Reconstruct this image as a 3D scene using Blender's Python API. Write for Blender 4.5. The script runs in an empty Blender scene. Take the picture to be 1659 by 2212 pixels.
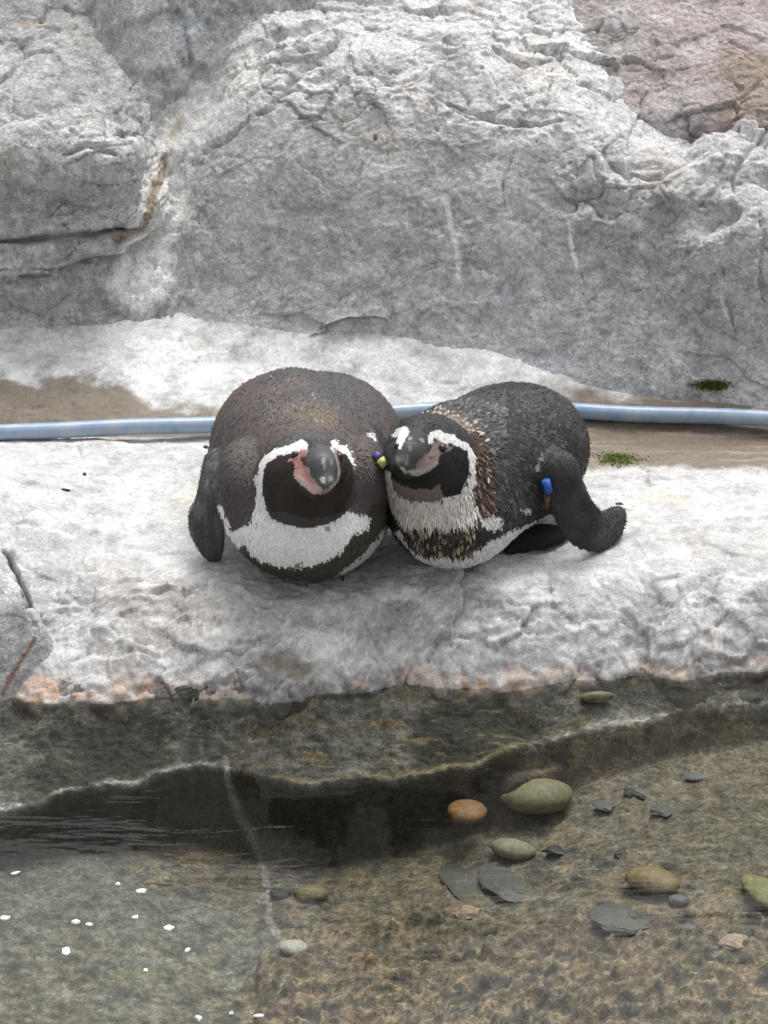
import bpy, math, random
import numpy as np
from mathutils import Vector, Matrix

# ---------------------------------------------------------------- camera, sky, sun, exposure
SC = bpy.context.scene
PHI = math.radians(28.0)      # downward pitch
DIST = 5.0                    # metres from the camera to the birds
FW = np.array([0.0, math.cos(PHI), -math.sin(PHI)])
UP = np.array([0.0, math.sin(PHI), math.cos(PHI)])
TGT = np.array([0.0, 0.0, 0.08])
CAM = TGT - DIST * FW
cam_data = bpy.data.cameras.new("camera")
cam = bpy.data.objects.new("camera", cam_data)
SC.collection.objects.link(cam)
cam.location = CAM
cam.rotation_euler = (math.pi / 2 - PHI, 0, 0)
cam_data.sensor_fit = 'HORIZONTAL'
cam_data.sensor_width = 36.0
cam_data.lens = 36.0 * DIST / 1.0     # one metre across the picture at the birds
cam_data.clip_end = 500
SC.camera = cam

SUN_EL, SUN_AZ = math.radians(62), math.radians(20)   # soft light from high behind the boulders
world = bpy.data.worlds.new("World")
SC.world = world
world.use_nodes = True
wn = world.node_tree
wn.nodes.clear()
sky = wn.nodes.new("ShaderNodeTexSky")
sky.sky_type = 'NISHITA'
sky.sun_disc = False
sky.sun_elevation = SUN_EL
sky.sun_rotation = SUN_AZ
sky.dust_density = 4.0
sky.air_density = 1.0
hs = wn.nodes.new("ShaderNodeHueSaturation")
hs.inputs["Saturation"].default_value = 0.10     # overcast: the blue is mostly gone
bgn = wn.nodes.new("ShaderNodeBackground")
bgn.inputs["Strength"].default_value = 0.115
wo = wn.nodes.new("ShaderNodeOutputWorld")
wn.links.new(sky.outputs[0], hs.inputs["Color"])
wn.links.new(hs.outputs[0], bgn.inputs["Color"])
wn.links.new(bgn.outputs[0], wo.inputs["Surface"])

sun_data = bpy.data.lights.new("sun", 'SUN')
sun_data.energy = 1.5
sun_data.angle = math.radians(35)
sun_data.color = (1.0, 0.975, 0.94)
sun = bpy.data.objects.new("sun", sun_data)
SC.collection.objects.link(sun)
_sd = Vector((math.sin(SUN_AZ) * math.cos(SUN_EL), math.cos(SUN_AZ) * math.cos(SUN_EL), math.sin(SUN_EL)))
sun.rotation_euler = _sd.to_track_quat('Z', 'Y').to_euler()
sun.location = (0, 0, 6)

SC.view_settings.view_transform = 'Standard'
SC.view_settings.look = 'None'
SC.view_settings.gamma = 1.0
SC.view_settings.use_curve_mapping = False
SC.view_settings.exposure = 0.88
SC.cycles.use_denoising = True
SC.cycles.max_bounces = 8
SC.cycles.transparent_max_bounces = 8

# ---------------------------------------------------------------- helpers
rng = np.random.default_rng(7)
random.seed(7)
PXW, PYC = 829.5, 1106.0      # layout notes are taken on a 1659 x 2212 copy of the photograph

def project(P):
    d = P - CAM
    dep = d @ FW
    return PXW + d[:, 0] / dep * DIST * 1659.0, PYC - (d @ UP) / dep * DIST * 1659.0

def W(px, py, y=None, z=None):
    """world point seen at (px, py) on the plane y=const or z=const"""
    r = FW + np.array([1.0, 0, 0]) * ((px - PXW) / 1659.0 / DIST) + UP * ((PYC - py) / 1659.0 / DIST)
    t = (y - CAM[1]) / r[1] if y is not None else (z - CAM[2]) / r[2]
    return CAM + r * t

_G = np.array([[1,1,0],[-1,1,0],[1,-1,0],[-1,-1,0],[1,0,1],[-1,0,1],[1,0,-1],[-1,0,-1],
               [0,1,1],[0,-1,1],[0,1,-1],[0,-1,-1],[1,1,0],[-1,1,0],[0,-1,1],[0,-1,-1]], dtype=np.float32)
_GX, _GY, _GZ = [np.ascontiguousarray(_G[:, i]) for i in range(3)]
from concurrent.futures import ThreadPoolExecutor
_POOL = ThreadPoolExecutor(4)

def _pn(P, f, seed):
    Q = P * f + 1000.0
    I = np.floor(Q)
    F = (Q - I).astype(np.float32)
    I = I.astype(np.uint32)
    U_ = F * F * F * (F * (F * 6 - 15) + 10)
    K = (np.uint32(374761393), np.uint32(668265263), np.uint32(3266489917))
    H = [[I[:, a] * K[a], (I[:, a] + np.uint32(1)) * K[a]] for a in range(3)]
    D = [[F[:, a], F[:, a] - np.float32(1)] for a in range(3)]
    Wt = [[1 - U_[:, a], U_[:, a]] for a in range(3)]
    sd = np.uint32((seed * 2654435761 + 12345) & 0xffffffff)
    out = np.zeros(len(Q), np.float32)
    for dx in (0, 1):
        for dy in (0, 1):
            hxy = (H[0][dx] ^ H[1][dy]) + sd
            wxy = Wt[0][dx] * Wt[1][dy]
            for dz in (0, 1):
                n = hxy ^ H[2][dz]
                n = (n ^ (n >> np.uint32(15))) * np.uint32(2246822519)
                g = (n ^ (n >> np.uint32(13))) * np.uint32(3266489917) >> np.uint32(28)
                out += wxy * Wt[2][dz] * (_GX[g] * D[0][dx] + _GY[g] * D[1][dy] + _GZ[g] * D[2][dz])
    return out

def pn(P, f, seed=0):
    """gradient noise, about -1..1"""
    P = np.asarray(P)
    if len(P) < 4000:
        return _pn(P, f, seed).astype(np.float64)
    ch = np.array_split(P, max(4, len(P) // 20000))
    return np.concatenate(list(_POOL.map(lambda q: _pn(q, f, seed), ch))).astype(np.float64)

def _facet(P, f, seed):
    Q = (P * f + 500.0).astype(np.float32)
    I = np.floor(Q)
    F = Q - I
    I = I.astype(np.uint32)
    K = (np.uint32(374761393), np.uint32(668265263), np.uint32(3266489917))
    sd = np.uint32((seed * 2654435761 + 999) & 0xffffffff)
    best = np.full(len(Q), 9.0, np.float32); sec = best.copy(); val = np.zeros(len(Q), np.float32)
    s24 = np.float32(1 / 256.0)
    for dx in (-1, 0, 1):
        for dy in (-1, 0, 1):
            for dz in (-1, 0, 1):
                n = ((I[:, 0] + np.uint32(dx & 0xffffffff)) * K[0]) ^ ((I[:, 1] + np.uint32(dy & 0xffffffff)) * K[1]) ^ ((I[:, 2] + np.uint32(dz & 0xffffffff)) * K[2])
                n = (n + sd); n = (n ^ (n >> np.uint32(15))) * np.uint32(2246822519); n = (n ^ (n >> np.uint32(13))) * np.uint32(3266489917); n ^= n >> np.uint32(16)
                m = n * np.uint32(668265263); m ^= m >> np.uint32(15)
                ex_ = dx + (n & np.uint32(255)).astype(np.float32) * s24 - F[:, 0]
                ey_ = dy + ((n >> np.uint32(8)) & np.uint32(255)).astype(np.float32) * s24 - F[:, 1]
                ez_ = dz + ((n >> np.uint32(16)) & np.uint32(255)).astype(np.float32) * s24 - F[:, 2]
                d = ex_ * ex_ + ey_ * ey_ + ez_ * ez_
                g = [((m >> np.uint32(s)) & np.uint32(255)).astype(np.float32) * s24 * 2 - 1 for s in (0, 8, 16)]
                v = ex_ * g[0] + ey_ * g[1] + ez_ * g[2] + .35 * (((m >> np.uint32(24)) & np.uint32(255)).astype(np.float32) * s24 * 2 - 1)
                nb = d < best
                sec = np.where(nb, best, np.minimum(sec, d))
                val = np.where(nb, v, val)
                best = np.where(nb, d, best)
    return val, np.sqrt(sec) - np.sqrt(best)

def facet(P, f, seed=0):
    '''tilted flat chips with breaks between them: height, distance to the nearest break'''
    ch = np.array_split(np.asarray(P), max(4, len(P) // 20000))
    r = list(_POOL.map(lambda q: _facet(q, f, seed), ch))
    return np.concatenate([a for a, _ in r]).astype(float), np.concatenate([b_ for _, b_ in r]).astype(float)

def fbm(P, f, oct=4, seed=0, gain=0.5):
    a, s, o = 1.0, 0.0, 0
    for i in range(oct):
        o = o + a * pn(P, f * 2.03 ** i, seed + i * 17)
        a *= gain
    return o

def ridged(P, f, oct=4, seed=0, gain=0.5):
    a, o = 1.0, 0
    for i in range(oct):
        o = o + a * (1 - 2 * np.abs(pn(P, f * 2.03 ** i, seed + i * 31)))
        a *= gain
    return o

def sstep(a, b, x):
    t = np.clip((x - a) / (b - a), 0, 1)
    return t * t * (3 - 2 * t)

def mixc(c, col, a):
    return c * (1 - a[:, None]) + np.asarray(col)[None, :] * a[:, None]

def in_poly(px, py, poly):
    poly = np.asarray(poly, float)
    ins = np.zeros(len(px), bool)
    x0, y0 = poly[-1]
    for x1, y1 in poly:
        c = (y1 > py) != (y0 > py)
        with np.errstate(divide='ignore', invalid='ignore'):
            xi = (x0 - x1) * (py - y1) / (y0 - y1 + 1e-12) + x1
        ins ^= c & (px < xi)
        x0, y0 = x1, y1
    return ins

def pl_dist(px, py, pts):
    """distance to a polyline and position 0..1 along it"""
    pts = np.asarray(pts, float)
    best = np.full(len(px), 1e9)
    tt = np.zeros(len(px))
    n = len(pts) - 1
    for i in range(n):
        a, b = pts[i], pts[i + 1]
        d = b - a
        t = np.clip(((px - a[0]) * d[0] + (py - a[1]) * d[1]) / (d @ d), 0, 1)
        q = np.hypot(px - a[0] - t * d[0], py - a[1] - t * d[1])
        m = q < best
        best[m] = q[m]
        tt[m] = (i + t[m]) / n
    return best, tt

def make_mesh(name, V, F, col=None, smooth=True):
    """V (n,3); F (m,3 or 4) -> mesh, optional per-vertex colour"""
    me = bpy.data.meshes.new(name)
    V = np.ascontiguousarray(V, dtype=np.float32)
    F = np.ascontiguousarray(F, dtype=np.int32)
    k = F.shape[1]
    me.vertices.add(len(V))
    me.vertices.foreach_set("co", V.ravel())
    me.loops.add(F.size)
    me.loops.foreach_set("vertex_index", F.ravel())
    me.polygons.add(len(F))
    me.polygons.foreach_set("loop_start", np.arange(0, F.size, k, dtype=np.int32))
    me.polygons.foreach_set("loop_total", np.full(len(F), k, dtype=np.int32))
    me.polygons.foreach_set("use_smooth", np.full(len(F), smooth))
    me.update(calc_edges=True)
    if col is not None:
        at = me.color_attributes.new("Col", 'FLOAT_COLOR', 'POINT')
        c4 = np.ones((len(V), 4), np.float32)
        c4[:, :3] = np.clip(col, 0, 1)
        at.data.foreach_set("color", c4.ravel())
    return me

def vnormals(V, F):
    N = np.zeros_like(V)
    if F.shape[1] == 4:
        fn = np.cross(V[F[:, 2]] - V[F[:, 0]], V[F[:, 3]] - V[F[:, 1]])
    else:
        fn = np.cross(V[F[:, 1]] - V[F[:, 0]], V[F[:, 2]] - V[F[:, 0]])
    for j in range(F.shape[1]):
        for a in range(3):
            N[:, a] += np.bincount(F[:, j], fn[:, a], len(V))
    return N / (np.linalg.norm(N, axis=1)[:, None] + 1e-12)

def link(name, me, mat=None, parent=None, loc=None):
    o = bpy.data.objects.new(name, me)
    SC.collection.objects.link(o)
    if mat is not None and me is not None and not me.materials:
        me.materials.append(mat)
    if parent is not None:
        o.parent = parent
    if loc is not None:
        o.location = loc
    return o

def tag(o, label=None, cat=None, group=None, kind=None):
    if label: o["label"] = label
    if cat: o["category"] = cat
    if group: o["group"] = group
    if kind: o["kind"] = kind
    return o

def recentre(V):
    """move a thing's vertices so that its origin is at its base"""
    c = np.array([(V[:, 0].min() + V[:, 0].max()) / 2, (V[:, 1].min() + V[:, 1].max()) / 2, V[:, 2].min()])
    return V - c, c

def grid_faces(nx, ny):
    i = np.arange(nx - 1)[:, None] * ny + np.arange(ny - 1)[None, :]
    i = i.ravel()
    return np.stack([i, i + ny, i + ny + 1, i + 1], 1)

def axis_var(lo, flo, fhi, hi, h, nout):
    """grid line positions: fine between flo and fhi, widening outside"""
    mid = np.arange(flo, fhi + h / 2, h)
    g = np.linspace(0, 1, nout + 1)[1:] ** 2.2
    a = flo - g[::-1] * (flo - lo) if flo > lo else np.array([])
    b = fhi + h + g * (hi - fhi) if hi > fhi else np.array([])
    return np.concatenate([a, mid, b])

def surface_nets(f, org, h):
    nx, ny, nz = f.shape
    s = f < 0
    S = s.astype(np.int8)
    cnt = 0
    for dx in (0, 1):
        for dy in (0, 1):
            for dz in (0, 1):
                cnt = cnt + S[dx:nx - 1 + dx, dy:ny - 1 + dy, dz:nz - 1 + dz]
    act = (cnt > 0) & (cnt < 8)
    I = np.argwhere(act)
    idx = np.full(act.shape, -1, np.int32)
    idx[act] = np.arange(len(I))
    acc = np.zeros((len(I), 3)); n = np.zeros(len(I))
    for ax in range(3):
        o1, o2 = [a for a in range(3) if a != ax]
        for u in (0, 1):
            for v in (0, 1):
                off = np.zeros(3, int); off[o1] = u; off[o2] = v
                A = I + off
                B = A.copy(); B[:, ax] += 1
                fa = f[A[:, 0], A[:, 1], A[:, 2]]; fb = f[B[:, 0], B[:, 1], B[:, 2]]
                m = (fa < 0) != (fb < 0)
                t = np.where(m, fa / (fa - fb + 1e-20), 0)
                p = off[None, :].astype(float).repeat(len(I), 0)
                p[:, ax] += t
                acc += p * m[:, None]; n += m
    V = (I + acc / n[:, None]) * h + org
    quads = []
    for ax in range(3):
        o1, o2 = [(1, 2), (2, 0), (0, 1)][ax]
        sl0 = [slice(None)] * 3; sl1 = [slice(None)] * 3
        sl0[ax] = slice(0, -1); sl1[ax] = slice(1, None)
        a = s[tuple(sl0)]; b = s[tuple(sl1)]
        e = np.argwhere(a != b)
        e = e[(e[:, o1] > 0) & (e[:, o2] > 0) & (e[:, o1] < f.shape[o1] - 1) & (e[:, o2] < f.shape[o2] - 1)]
        inside_first = a[e[:, 0], e[:, 1], e[:, 2]]
        q = []
        for (u, v) in ((1, 1), (0, 1), (0, 0), (1, 0)):
            c = e.copy(); c[:, o1] -= u; c[:, o2] -= v
            q.append(idx[c[:, 0], c[:, 1], c[:, 2]])
        q = np.stack(q, 1)
        q[~inside_first] = q[~inside_first][:, ::-1]
        quads.append(q)
    F = np.concatenate(quads)
    F = F[(F >= 0).all(1)]
    return V, F

def smin(a, b, k):
    h = np.clip(0.5 + 0.5 * (b - a) / k, 0, 1)
    return b * (1 - h) + a * h - k * h * (1 - h)

def smax(a, b, k):
    return -smin(-a, -b, k)

def catmull(P, n):
    P = np.asarray(P, float)
    Q = np.vstack([2 * P[0] - P[1], P, 2 * P[-1] - P[-2]])
    out = []
    m = len(P) - 1
    for t in np.linspace(0, m - 1e-9, n):
        i = int(t); u = t - i
        p0, p1, p2, p3 = Q[i], Q[i + 1], Q[i + 2], Q[i + 3]
        out.append(0.5 * ((2 * p1) + (-p0 + p2) * u + (2 * p0 - 5 * p1 + 4 * p2 - p3) * u * u + (-p0 + 3 * p1 - 3 * p2 + p3) * u ** 3))
    return np.array(out)

# ---------------------------------------------------------------- materials
def new_mat(name):
    m = bpy.data.materials.new(name)
    m.use_nodes = True
    nt = m.node_tree
    b = nt.nodes["Principled BSDF"]
    return m, nt, b

def noise_node(nt, scale, detail=8, rough=0.6, dist=0.0):
    n = nt.nodes.new("ShaderNodeTexNoise")
    n.inputs["Scale"].default_value = scale
    n.inputs["Detail"].default_value = detail
    n.inputs["Roughness"].default_value = rough
    n.inputs["Distortion"].default_value = dist
    return n

def maprange(nt, src, a, b, c, d):
    m = nt.nodes.new("ShaderNodeMapRange")
    m.inputs[1].default_value = a; m.inputs[2].default_value = b
    m.inputs[3].default_value = c; m.inputs[4].default_value = d
    nt.links.new(src, m.inputs[0])
    return m.outputs[0]

def mathn(nt, op, a, b):
    m = nt.nodes.new("ShaderNodeMath"); m.operation = op
    for i, v in enumerate((a, b)):
        if isinstance(v, (int, float)): m.inputs[i].default_value = v
        else: nt.links.new(v, m.inputs[i])
    return m.outputs[0]

def vcol_mat(name, rough=0.85, scales=(70, 260), amp=(0.35, 0.3), bump=0.4, bump_scale=180, bump_dist=0.003, spec=0.3, dist=1.5, veins=0):
    """vertex colour x fine procedural variation, with fine bump"""
    m, nt, b = new_mat(name)
    at = nt.nodes.new("ShaderNodeVertexColor"); at.layer_name = "Col"
    tc = nt.nodes.new("ShaderNodeTexCoord")
    f = None
    for s, a in zip(scales, amp):
        n = noise_node(nt, s, 6, 0.65, dist)
        nt.links.new(tc.outputs["Object"], n.inputs["Vector"])
        v = maprange(nt, n.outputs["Fac"], 0.3, 0.7, 1 - a, 1 + a)
        f = v if f is None else mathn(nt, 'MULTIPLY', f, v)
    if veins:       # fine cracks and pits, pale flecks between them
        for sc_, ds_, lo_, hi_, v0, v1 in ((48, 1.6, 0.0, 0.022, 1 - veins, 1.0), (95, 1.0, 0.0, 0.030, 1 - .7 * veins, 1.0), (30, 2.2, 0.0, 0.016, 1 + .5 * veins, 1.0)):
            n = noise_node(nt, sc_, 4, 0.62, ds_)
            nt.links.new(tc.outputs["Object"], n.inputs["Vector"])
            ab = mathn(nt, 'ABSOLUTE', mathn(nt, 'SUBTRACT', n.outputs["Fac"], 0.5), 0.0)
            f = mathn(nt, 'MULTIPLY', f, maprange(nt, ab, lo_, hi_, v0, v1))
        n = noise_node(nt, 330, 2, 0.5, 0.0)
        nt.links.new(tc.outputs["Object"], n.inputs["Vector"])
        f = mathn(nt, 'MULTIPLY', f, maprange(nt, n.outputs["Fac"], 0.27, 0.36, 1 - veins, 1.0))
    vm = nt.nodes.new("ShaderNodeVectorMath"); vm.operation = 'SCALE'
    nt.links.new(at.outputs["Color"], vm.inputs[0]); nt.links.new(f, vm.inputs["Scale"])
    nt.links.new(vm.outputs[0], b.inputs["Base Color"])
    b.inputs["Roughness"].default_value = rough
    b.inputs["Specular IOR Level"].default_value = spec
    if bump:
        n = noise_node(nt, bump_scale, 6, 0.7, 0.5)
        nt.links.new(tc.outputs["Object"], n.inputs["Vector"])
        bp = nt.nodes.new("ShaderNodeBump")
        bp.inputs["Strength"].default_value = bump
        bp.inputs["Distance"].default_value = bump_dist
        nt.links.new(n.outputs["Fac"], bp.inputs["Height"])
        nt.links.new(bp.outputs[0], b.inputs["Normal"])
    return m

def plain_mat(name, col, rough=0.6, var=0.2, scale=60, spec=0.4):
    m, nt, b = new_mat(name)
    tc = nt.nodes.new("ShaderNodeTexCoord")
    n = noise_node(nt, scale, 5, 0.6, 0.8)
    nt.links.new(tc.outputs["Object"], n.inputs["Vector"])
    v = maprange(nt, n.outputs["Fac"], 0.3, 0.7, 1 - var, 1 + var)
    vm = nt.nodes.new("ShaderNodeVectorMath"); vm.operation = 'SCALE'
    vm.inputs[0].default_value = col
    nt.links.new(v, vm.inputs["Scale"])
    nt.links.new(vm.outputs[0], b.inputs["Base Color"])
    b.inputs["Roughness"].default_value = rough
    b.inputs["Specular IOR Level"].default_value = spec
    return m

M_ROCK = vcol_mat("rock", 0.88, (75, 260), (0.22, 0.26), 0.9, 150, 0.005, dist=1.0, veins=.34)
M_LEDGE = vcol_mat("ledge_rock", 0.62, (60, 220), (0.16, 0.20), 0.6, 140, 0.004, spec=.45, dist=1.0, veins=.20)
M_POOL = vcol_mat("pool_bed", 0.8, (80, 260), (0.4, 0.45), 0.8, 130, 0.006, dist=1.2, veins=.4)

# ---------------------------------------------------------------- rockwork: shared relief and colour
CRACKS = [  # polylines on the photograph, half width px, depth m
    ([(0, 521), (60, 519), (110, 512), (200, 508), (250, 500), (300, 500)], 9, 0.030),
    ([(0, 585), (60, 592), (110, 590)], 5, 0.010),
    ([(300, 630), (345, 615), (350, 600)], 6, 0.008),
    ([(318, 310), (300, 290), (250, 285)], 6, 0.010),
    ([(140, 335), (190, 318), (250, 332)], 7, 0.012),
    ([(352, 150), (330, 170), (300, 165), (280, 200)], 3, 0.006),
    ([(1110, 330), (1085, 400), (1090, 450)], 4, 0.005),
    ([(1195, 170), (1170, 260), (1160, 310)], 4, 0.006),
    ([(1395, 200), (1365, 290), (1352, 330)], 4, 0.006),
    ([(1659, 290), (1600, 350), (1580, 390), (1585, 420)], 5, 0.009),
    ([(1230, 470), (1240, 540), (1255, 600), (1258, 640)], 3, 0.004),
    ([(1560, 580), (1562, 640), (1580, 690), (1585, 720)], 4, 0.007),
    ([(1640, 440), (1650, 520), (1640, 600), (1655, 660)], 5, 0.008),
    ([(1470, 560), (1530, 500), (1560, 480)], 6, 0.006),
    ([(975, 230), (1050, 260), (1140, 275), (1210, 262)], 5, 0.009),
    ([(1060, 100), (1130, 140), (1190, 130)], 5, 0.010),
    ([(800, 230), (790, 330), (765, 420)], 3, 0.003),
    ([(560, 130), (600, 95), (690, 75), (730, 60)], 8, 0.010),
    ([(560, 250), (590, 235), (650, 150), (700, 140)], 8, 0.010),
    ([(350, 400), (400, 330), (440, 330), (500, 300), (545, 255)], 5, 0.008),
    ([(10, 1190), (35, 1240), (60, 1300), (72, 1350)], 5, 0.020),
    ([(785, 1340), (815, 1390), (850, 1455)], 4, 0.006),
    ([(480, 1390), (560, 1395), (640, 1420)], 5, 0.005),
    ([(345, 950), (350, 960), (352, 970)], 2, 0.002),
]
STREAKS = [  # polyline, half width px, colour, strength: droppings, rust and scale on the rock
    ([(560, 120), (520, 185), (450, 235), (385, 290), (360, 340)], 36, (0.90, 0.87, 0.79), 1.0),
    ([(480, 220), (415, 275), (380, 335), (360, 400), (345, 470), (322, 540), (300, 620)], 50, (0.93, 0.925, 0.90), 1.0),
    ([(392, 262), (372, 295)], 9, (0.55, 0.43, 0.28), 0.6),
    ([(354, 345), (338, 400), (328, 440), (320, 470)], 10, (0.42, 0.30, 0.17), 0.85),
    ([(320, 470), (310, 490), (300, 505), (255, 515)], 11, (0.22, 0.16, 0.09), 0.85),
    ([(300, 545), (290, 570), (270, 605), (300, 620), (335, 590)], 34, (0.93, 0.93, 0.91), 1.0),
    ([(965, 440), (975, 500), (988, 540), (992, 600)], 6, (0.92, 0.93, 0.92), 1.0),
    ([(1140, 420), (1190, 455), (1235, 468), (1280, 450)], 6, (0.85, 0.85, 0.83), 0.9),
    ([(1230, 470), (1236, 530), (1250, 580)], 6, (0.93, 0.93, 0.92), 1.0),
    ([(1450, 605), (1425, 640)], 6, (0.62, 0.70, 0.67), 0.7),
    ([(1560, 600), (1563, 660), (1572, 690)], 6, (0.85, 0.85, 0.80), 0.9),
    ([(1400, 38), (1452, 42)], 6, (0.9, 0.9, 0.9), 0.9),
    ([(1540, 225), (1600, 245), (1659, 265)], 4, (0.88, 0.88, 0.88), 0.9),
    ([(400, 50), (430, 65), (390, 75)], 18, (0.50, 0.54, 0.60), 0.6),
    ([(50, 50), (90, 52)], 10, (0.48, 0.34, 0.22), 0.5),
    ([(1580, 110), (1659, 140)], 26, (0.36, 0.29, 0.22), 0.6),
    ([(1400, 20), (1659, 60)], 40, (0.50, 0.43, 0.43), 0.4),
    ([(810, 295), (812, 300)], 5, (0.08, 0.08, 0.08), 0.9),
    ([(914, 790), (910, 815), (930, 838), (975, 840), (1000, 828)], 7, (0.92, 0.92, 0.92), 0.9),
    ([(1060, 775), (1150, 785), (1250, 795), (1330, 800)], 16, (0.86, 0.88, 0.90), 0.75),
    ([(1140, 800), (1250, 806), (1330, 808)], 8, (0.9, 0.92, 0.93), 0.8),
    ([(480, 715), (465, 760), (460, 830)], 4, (0.85, 0.85, 0.86), 0.5),
    ([(0, 745), (200, 770), (400, 790), (560, 788)], 5, (0.86, 0.86, 0.90), 0.6),
    ([(395, 1070), (425, 1065)], 14, (0.62, 0.62, 0.34), 0.55),
    ([(1350, 1085), (1440, 1075), (1480, 1085)], 8, (0.62, 0.55, 0.28), 0.6),
    ([(1400, 1060), (1430, 1058)], 10, (0.70, 0.68, 0.45), 0.5),
    ([(1270, 1012), (1310, 995), (1350, 985), (1410, 975), (1470, 968)], 12, (0.27, 0.31, 0.09), 1.0),
    ([(75, 1380), (30, 1450), (5, 1500)], 5, (0.20, 0.09, 0.05), 0.85),
]

def relief(P, rough=1.0):
    """rock relief in metres along the normal"""
    w = np.stack([pn(P, 9, 3), pn(P, 9, 4), pn(P, 9, 5)], 1) * 0.03 + np.stack([pn(P, 40, 6), pn(P, 40, 7), pn(P, 40, 8)], 1) * 0.006
    Q = (P + w) * np.array([.75, 1, 1.15])
    d = 0.012 * fbm(P, 4.5, 3, 11)
    region = 0.35 + 0.9 * sstep(-.35, .35, pn(P, 6, 43))
    a1, e1 = facet(Q, 15, 1)
    a2, e2 = facet(Q + .3, 42, 2)
    a3, e3 = facet(Q + .7, 105, 3)
    d += rough * region * (0.0085 * a1 - 0.003 * sstep(.05, 0, e1))
    d += rough * region * (0.0036 * a2 - 0.001 * sstep(.08, 0, e2))
    d += rough * 0.0014 * a3
    d += 0.003 * rough * (ridged(P + w, 13, 3, 21, .5) - .6)
    d += 0.0012 * fbm(P, 110, 2, 61)
    return d

def cracks_at(P, px, py):
    d = np.zeros(len(P))
    jx = 5 * pn(P, 60, 71); jy = 5 * pn(P, 60, 72)
    for pts, w, dep in CRACKS:
        a = np.asarray(pts)
        m = (px > a[:, 0].min() - 40) & (px < a[:, 0].max() + 40) & (py > a[:, 1].min() - 40) & (py < a[:, 1].max() + 40)
        if not m.any():
            continue
        q, t = pl_dist(px[m] + jx[m], py[m] + jy[m], pts)
        ww = w * (0.35 + 0.65 * np.sin(np.pi * np.clip(t, 0.04, 0.96)))
        d[m] = np.maximum(d[m], dep * np.exp(-(q / ww) ** 2))
    return d

def rock_colour(P, px, py, base=(0.40, 0.40, 0.40), white=0.35, seed=0):
    n = len(P)
    w = np.stack([pn(P, 11, 103 + seed), pn(P, 11, 104), pn(P, 11, 105)], 1) * 0.03
    Q = P + w
    c = np.tile(np.asarray(base, float), (n, 1))
    t = fbm(Q, 8, 4, 110 + seed, 0.6)
    c *= (1 + 0.22 * t)[:, None]
    t = fbm(Q, 42, 4, 120 + seed, 0.65)
    c *= (1 + 0.30 * t)[:, None]
    # pale scale and droppings in ragged patches
    t = fbm(Q * np.array([0.8, 1, 1.2]), 16, 5, 130 + seed, 0.62)
    a = sstep(0.05, 0.55, t + white - 0.35)
    c = mixc(c, (0.74, 0.74, 0.74), 0.75 * a)
    # thin pale and dark veins
    t = np.abs(fbm(Q, 26, 4, 140 + seed, 0.6))
    c = mixc(c, (0.78, 0.78, 0.78), 0.40 * sstep(0.05, 0.0, t))
    t = np.abs(fbm(Q + 5, 20, 4, 150 + seed, 0.6))
    c = mixc(c, (0.20, 0.20, 0.205), 0.42 * sstep(0.04, 0.0, t))
    # slight lilac and warm tints
    t = fbm(P, 6, 3, 160 + seed)
    c *= 1 + np.outer(sstep(0.1, 0.6, t), (0.0, -0.01, 0.02))
    c *= 1 + np.outer(sstep(0.15, 0.6, -t), (0.05, 0.0, -0.05))
    jx = 9 * pn(P, 35, 171) + 5 * pn(P, 110, 173)
    jy = 9 * pn(P, 35, 172) + 5 * pn(P, 110, 174)
    brk = 0.9 + 0.6 * fbm(P, 60, 3, 175)
    for pts, wd, col, st in STREAKS:
        a = np.asarray(pts)
        m = (px > a[:, 0].min() - 3 * wd) & (px < a[:, 0].max() + 3 * wd) & (py > a[:, 1].min() - 3 * wd) & (py < a[:, 1].max() + 3 * wd)
        if m.any():
            s = min(1.0, wd / 12)
            q, tt = pl_dist(px[m] + jx[m] * s, py[m] + jy[m] * s, pts)
            al = st * sstep(1.5 * wd, 0.5 * wd, q) * np.clip(brk[m] + .25 * (wd > 19), 0.2, 1)
            c[m] = mixc(c[m], col, al)
    return np.clip(c, 0.01, 0.93)

# ---------------------------------------------------------------- ledge the birds lie on
def pw_lin(x, xs, ys):
    return np.interp(x, xs, ys)

def ledge_height(x, y):
    yw = pw_lin(x, [-2, -.5, -.2, 0, .25, .5, 2], [-.21, -.193, -.193, -.167, -.148, -.118, -.09])   # waterline
    yw = yw + 0.010 * np.sin(x * 23 + 1) + 0.006 * np.sin(x * 61)
    wd = pw_lin(x, [-2, -.5, -.44, -.32, -.2, .2, .5, 2], [.33, .31, .28, .14, .105, .105, .115, .115])  # width of the rounded front
    top = 0.045 * np.exp(-((x + .56) / .16) ** 2) * np.exp(-((y - .14) / .13) ** 2)
    top += 0.012 * np.exp(-((x - .45) / .2) ** 2) * np.exp(-((y - .05) / .12) ** 2)
    u = y - yw
    s = np.clip(u / wd, 0, 1)
    pw = pw_lin(x, [-.5, -.3], [1.25, 1.5])
    z = -0.09 * (1 - s) ** pw
    z = z + top * sstep(0.1, 0.6, s)
    z = np.where(u < 0, -0.09 + 1.9 * u, z)
    z = z - 0.016 * np.exp(-((y - (.405 - .03 * x)) / .055) ** 2)          # gutter the pipe lies in
    sr = (x - .043) * -.2315 + (y - .575) * -.9735
    z = z + .035 * sstep(.10, -.03, sr + .015) * sstep(-.36, -.2, x) * sstep(.35, .1, x)
    ya = .50 - .02 * x
    z = z + np.where(y > ya, 0.27 * (y - ya), 0) * 1.0
    return z

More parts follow.
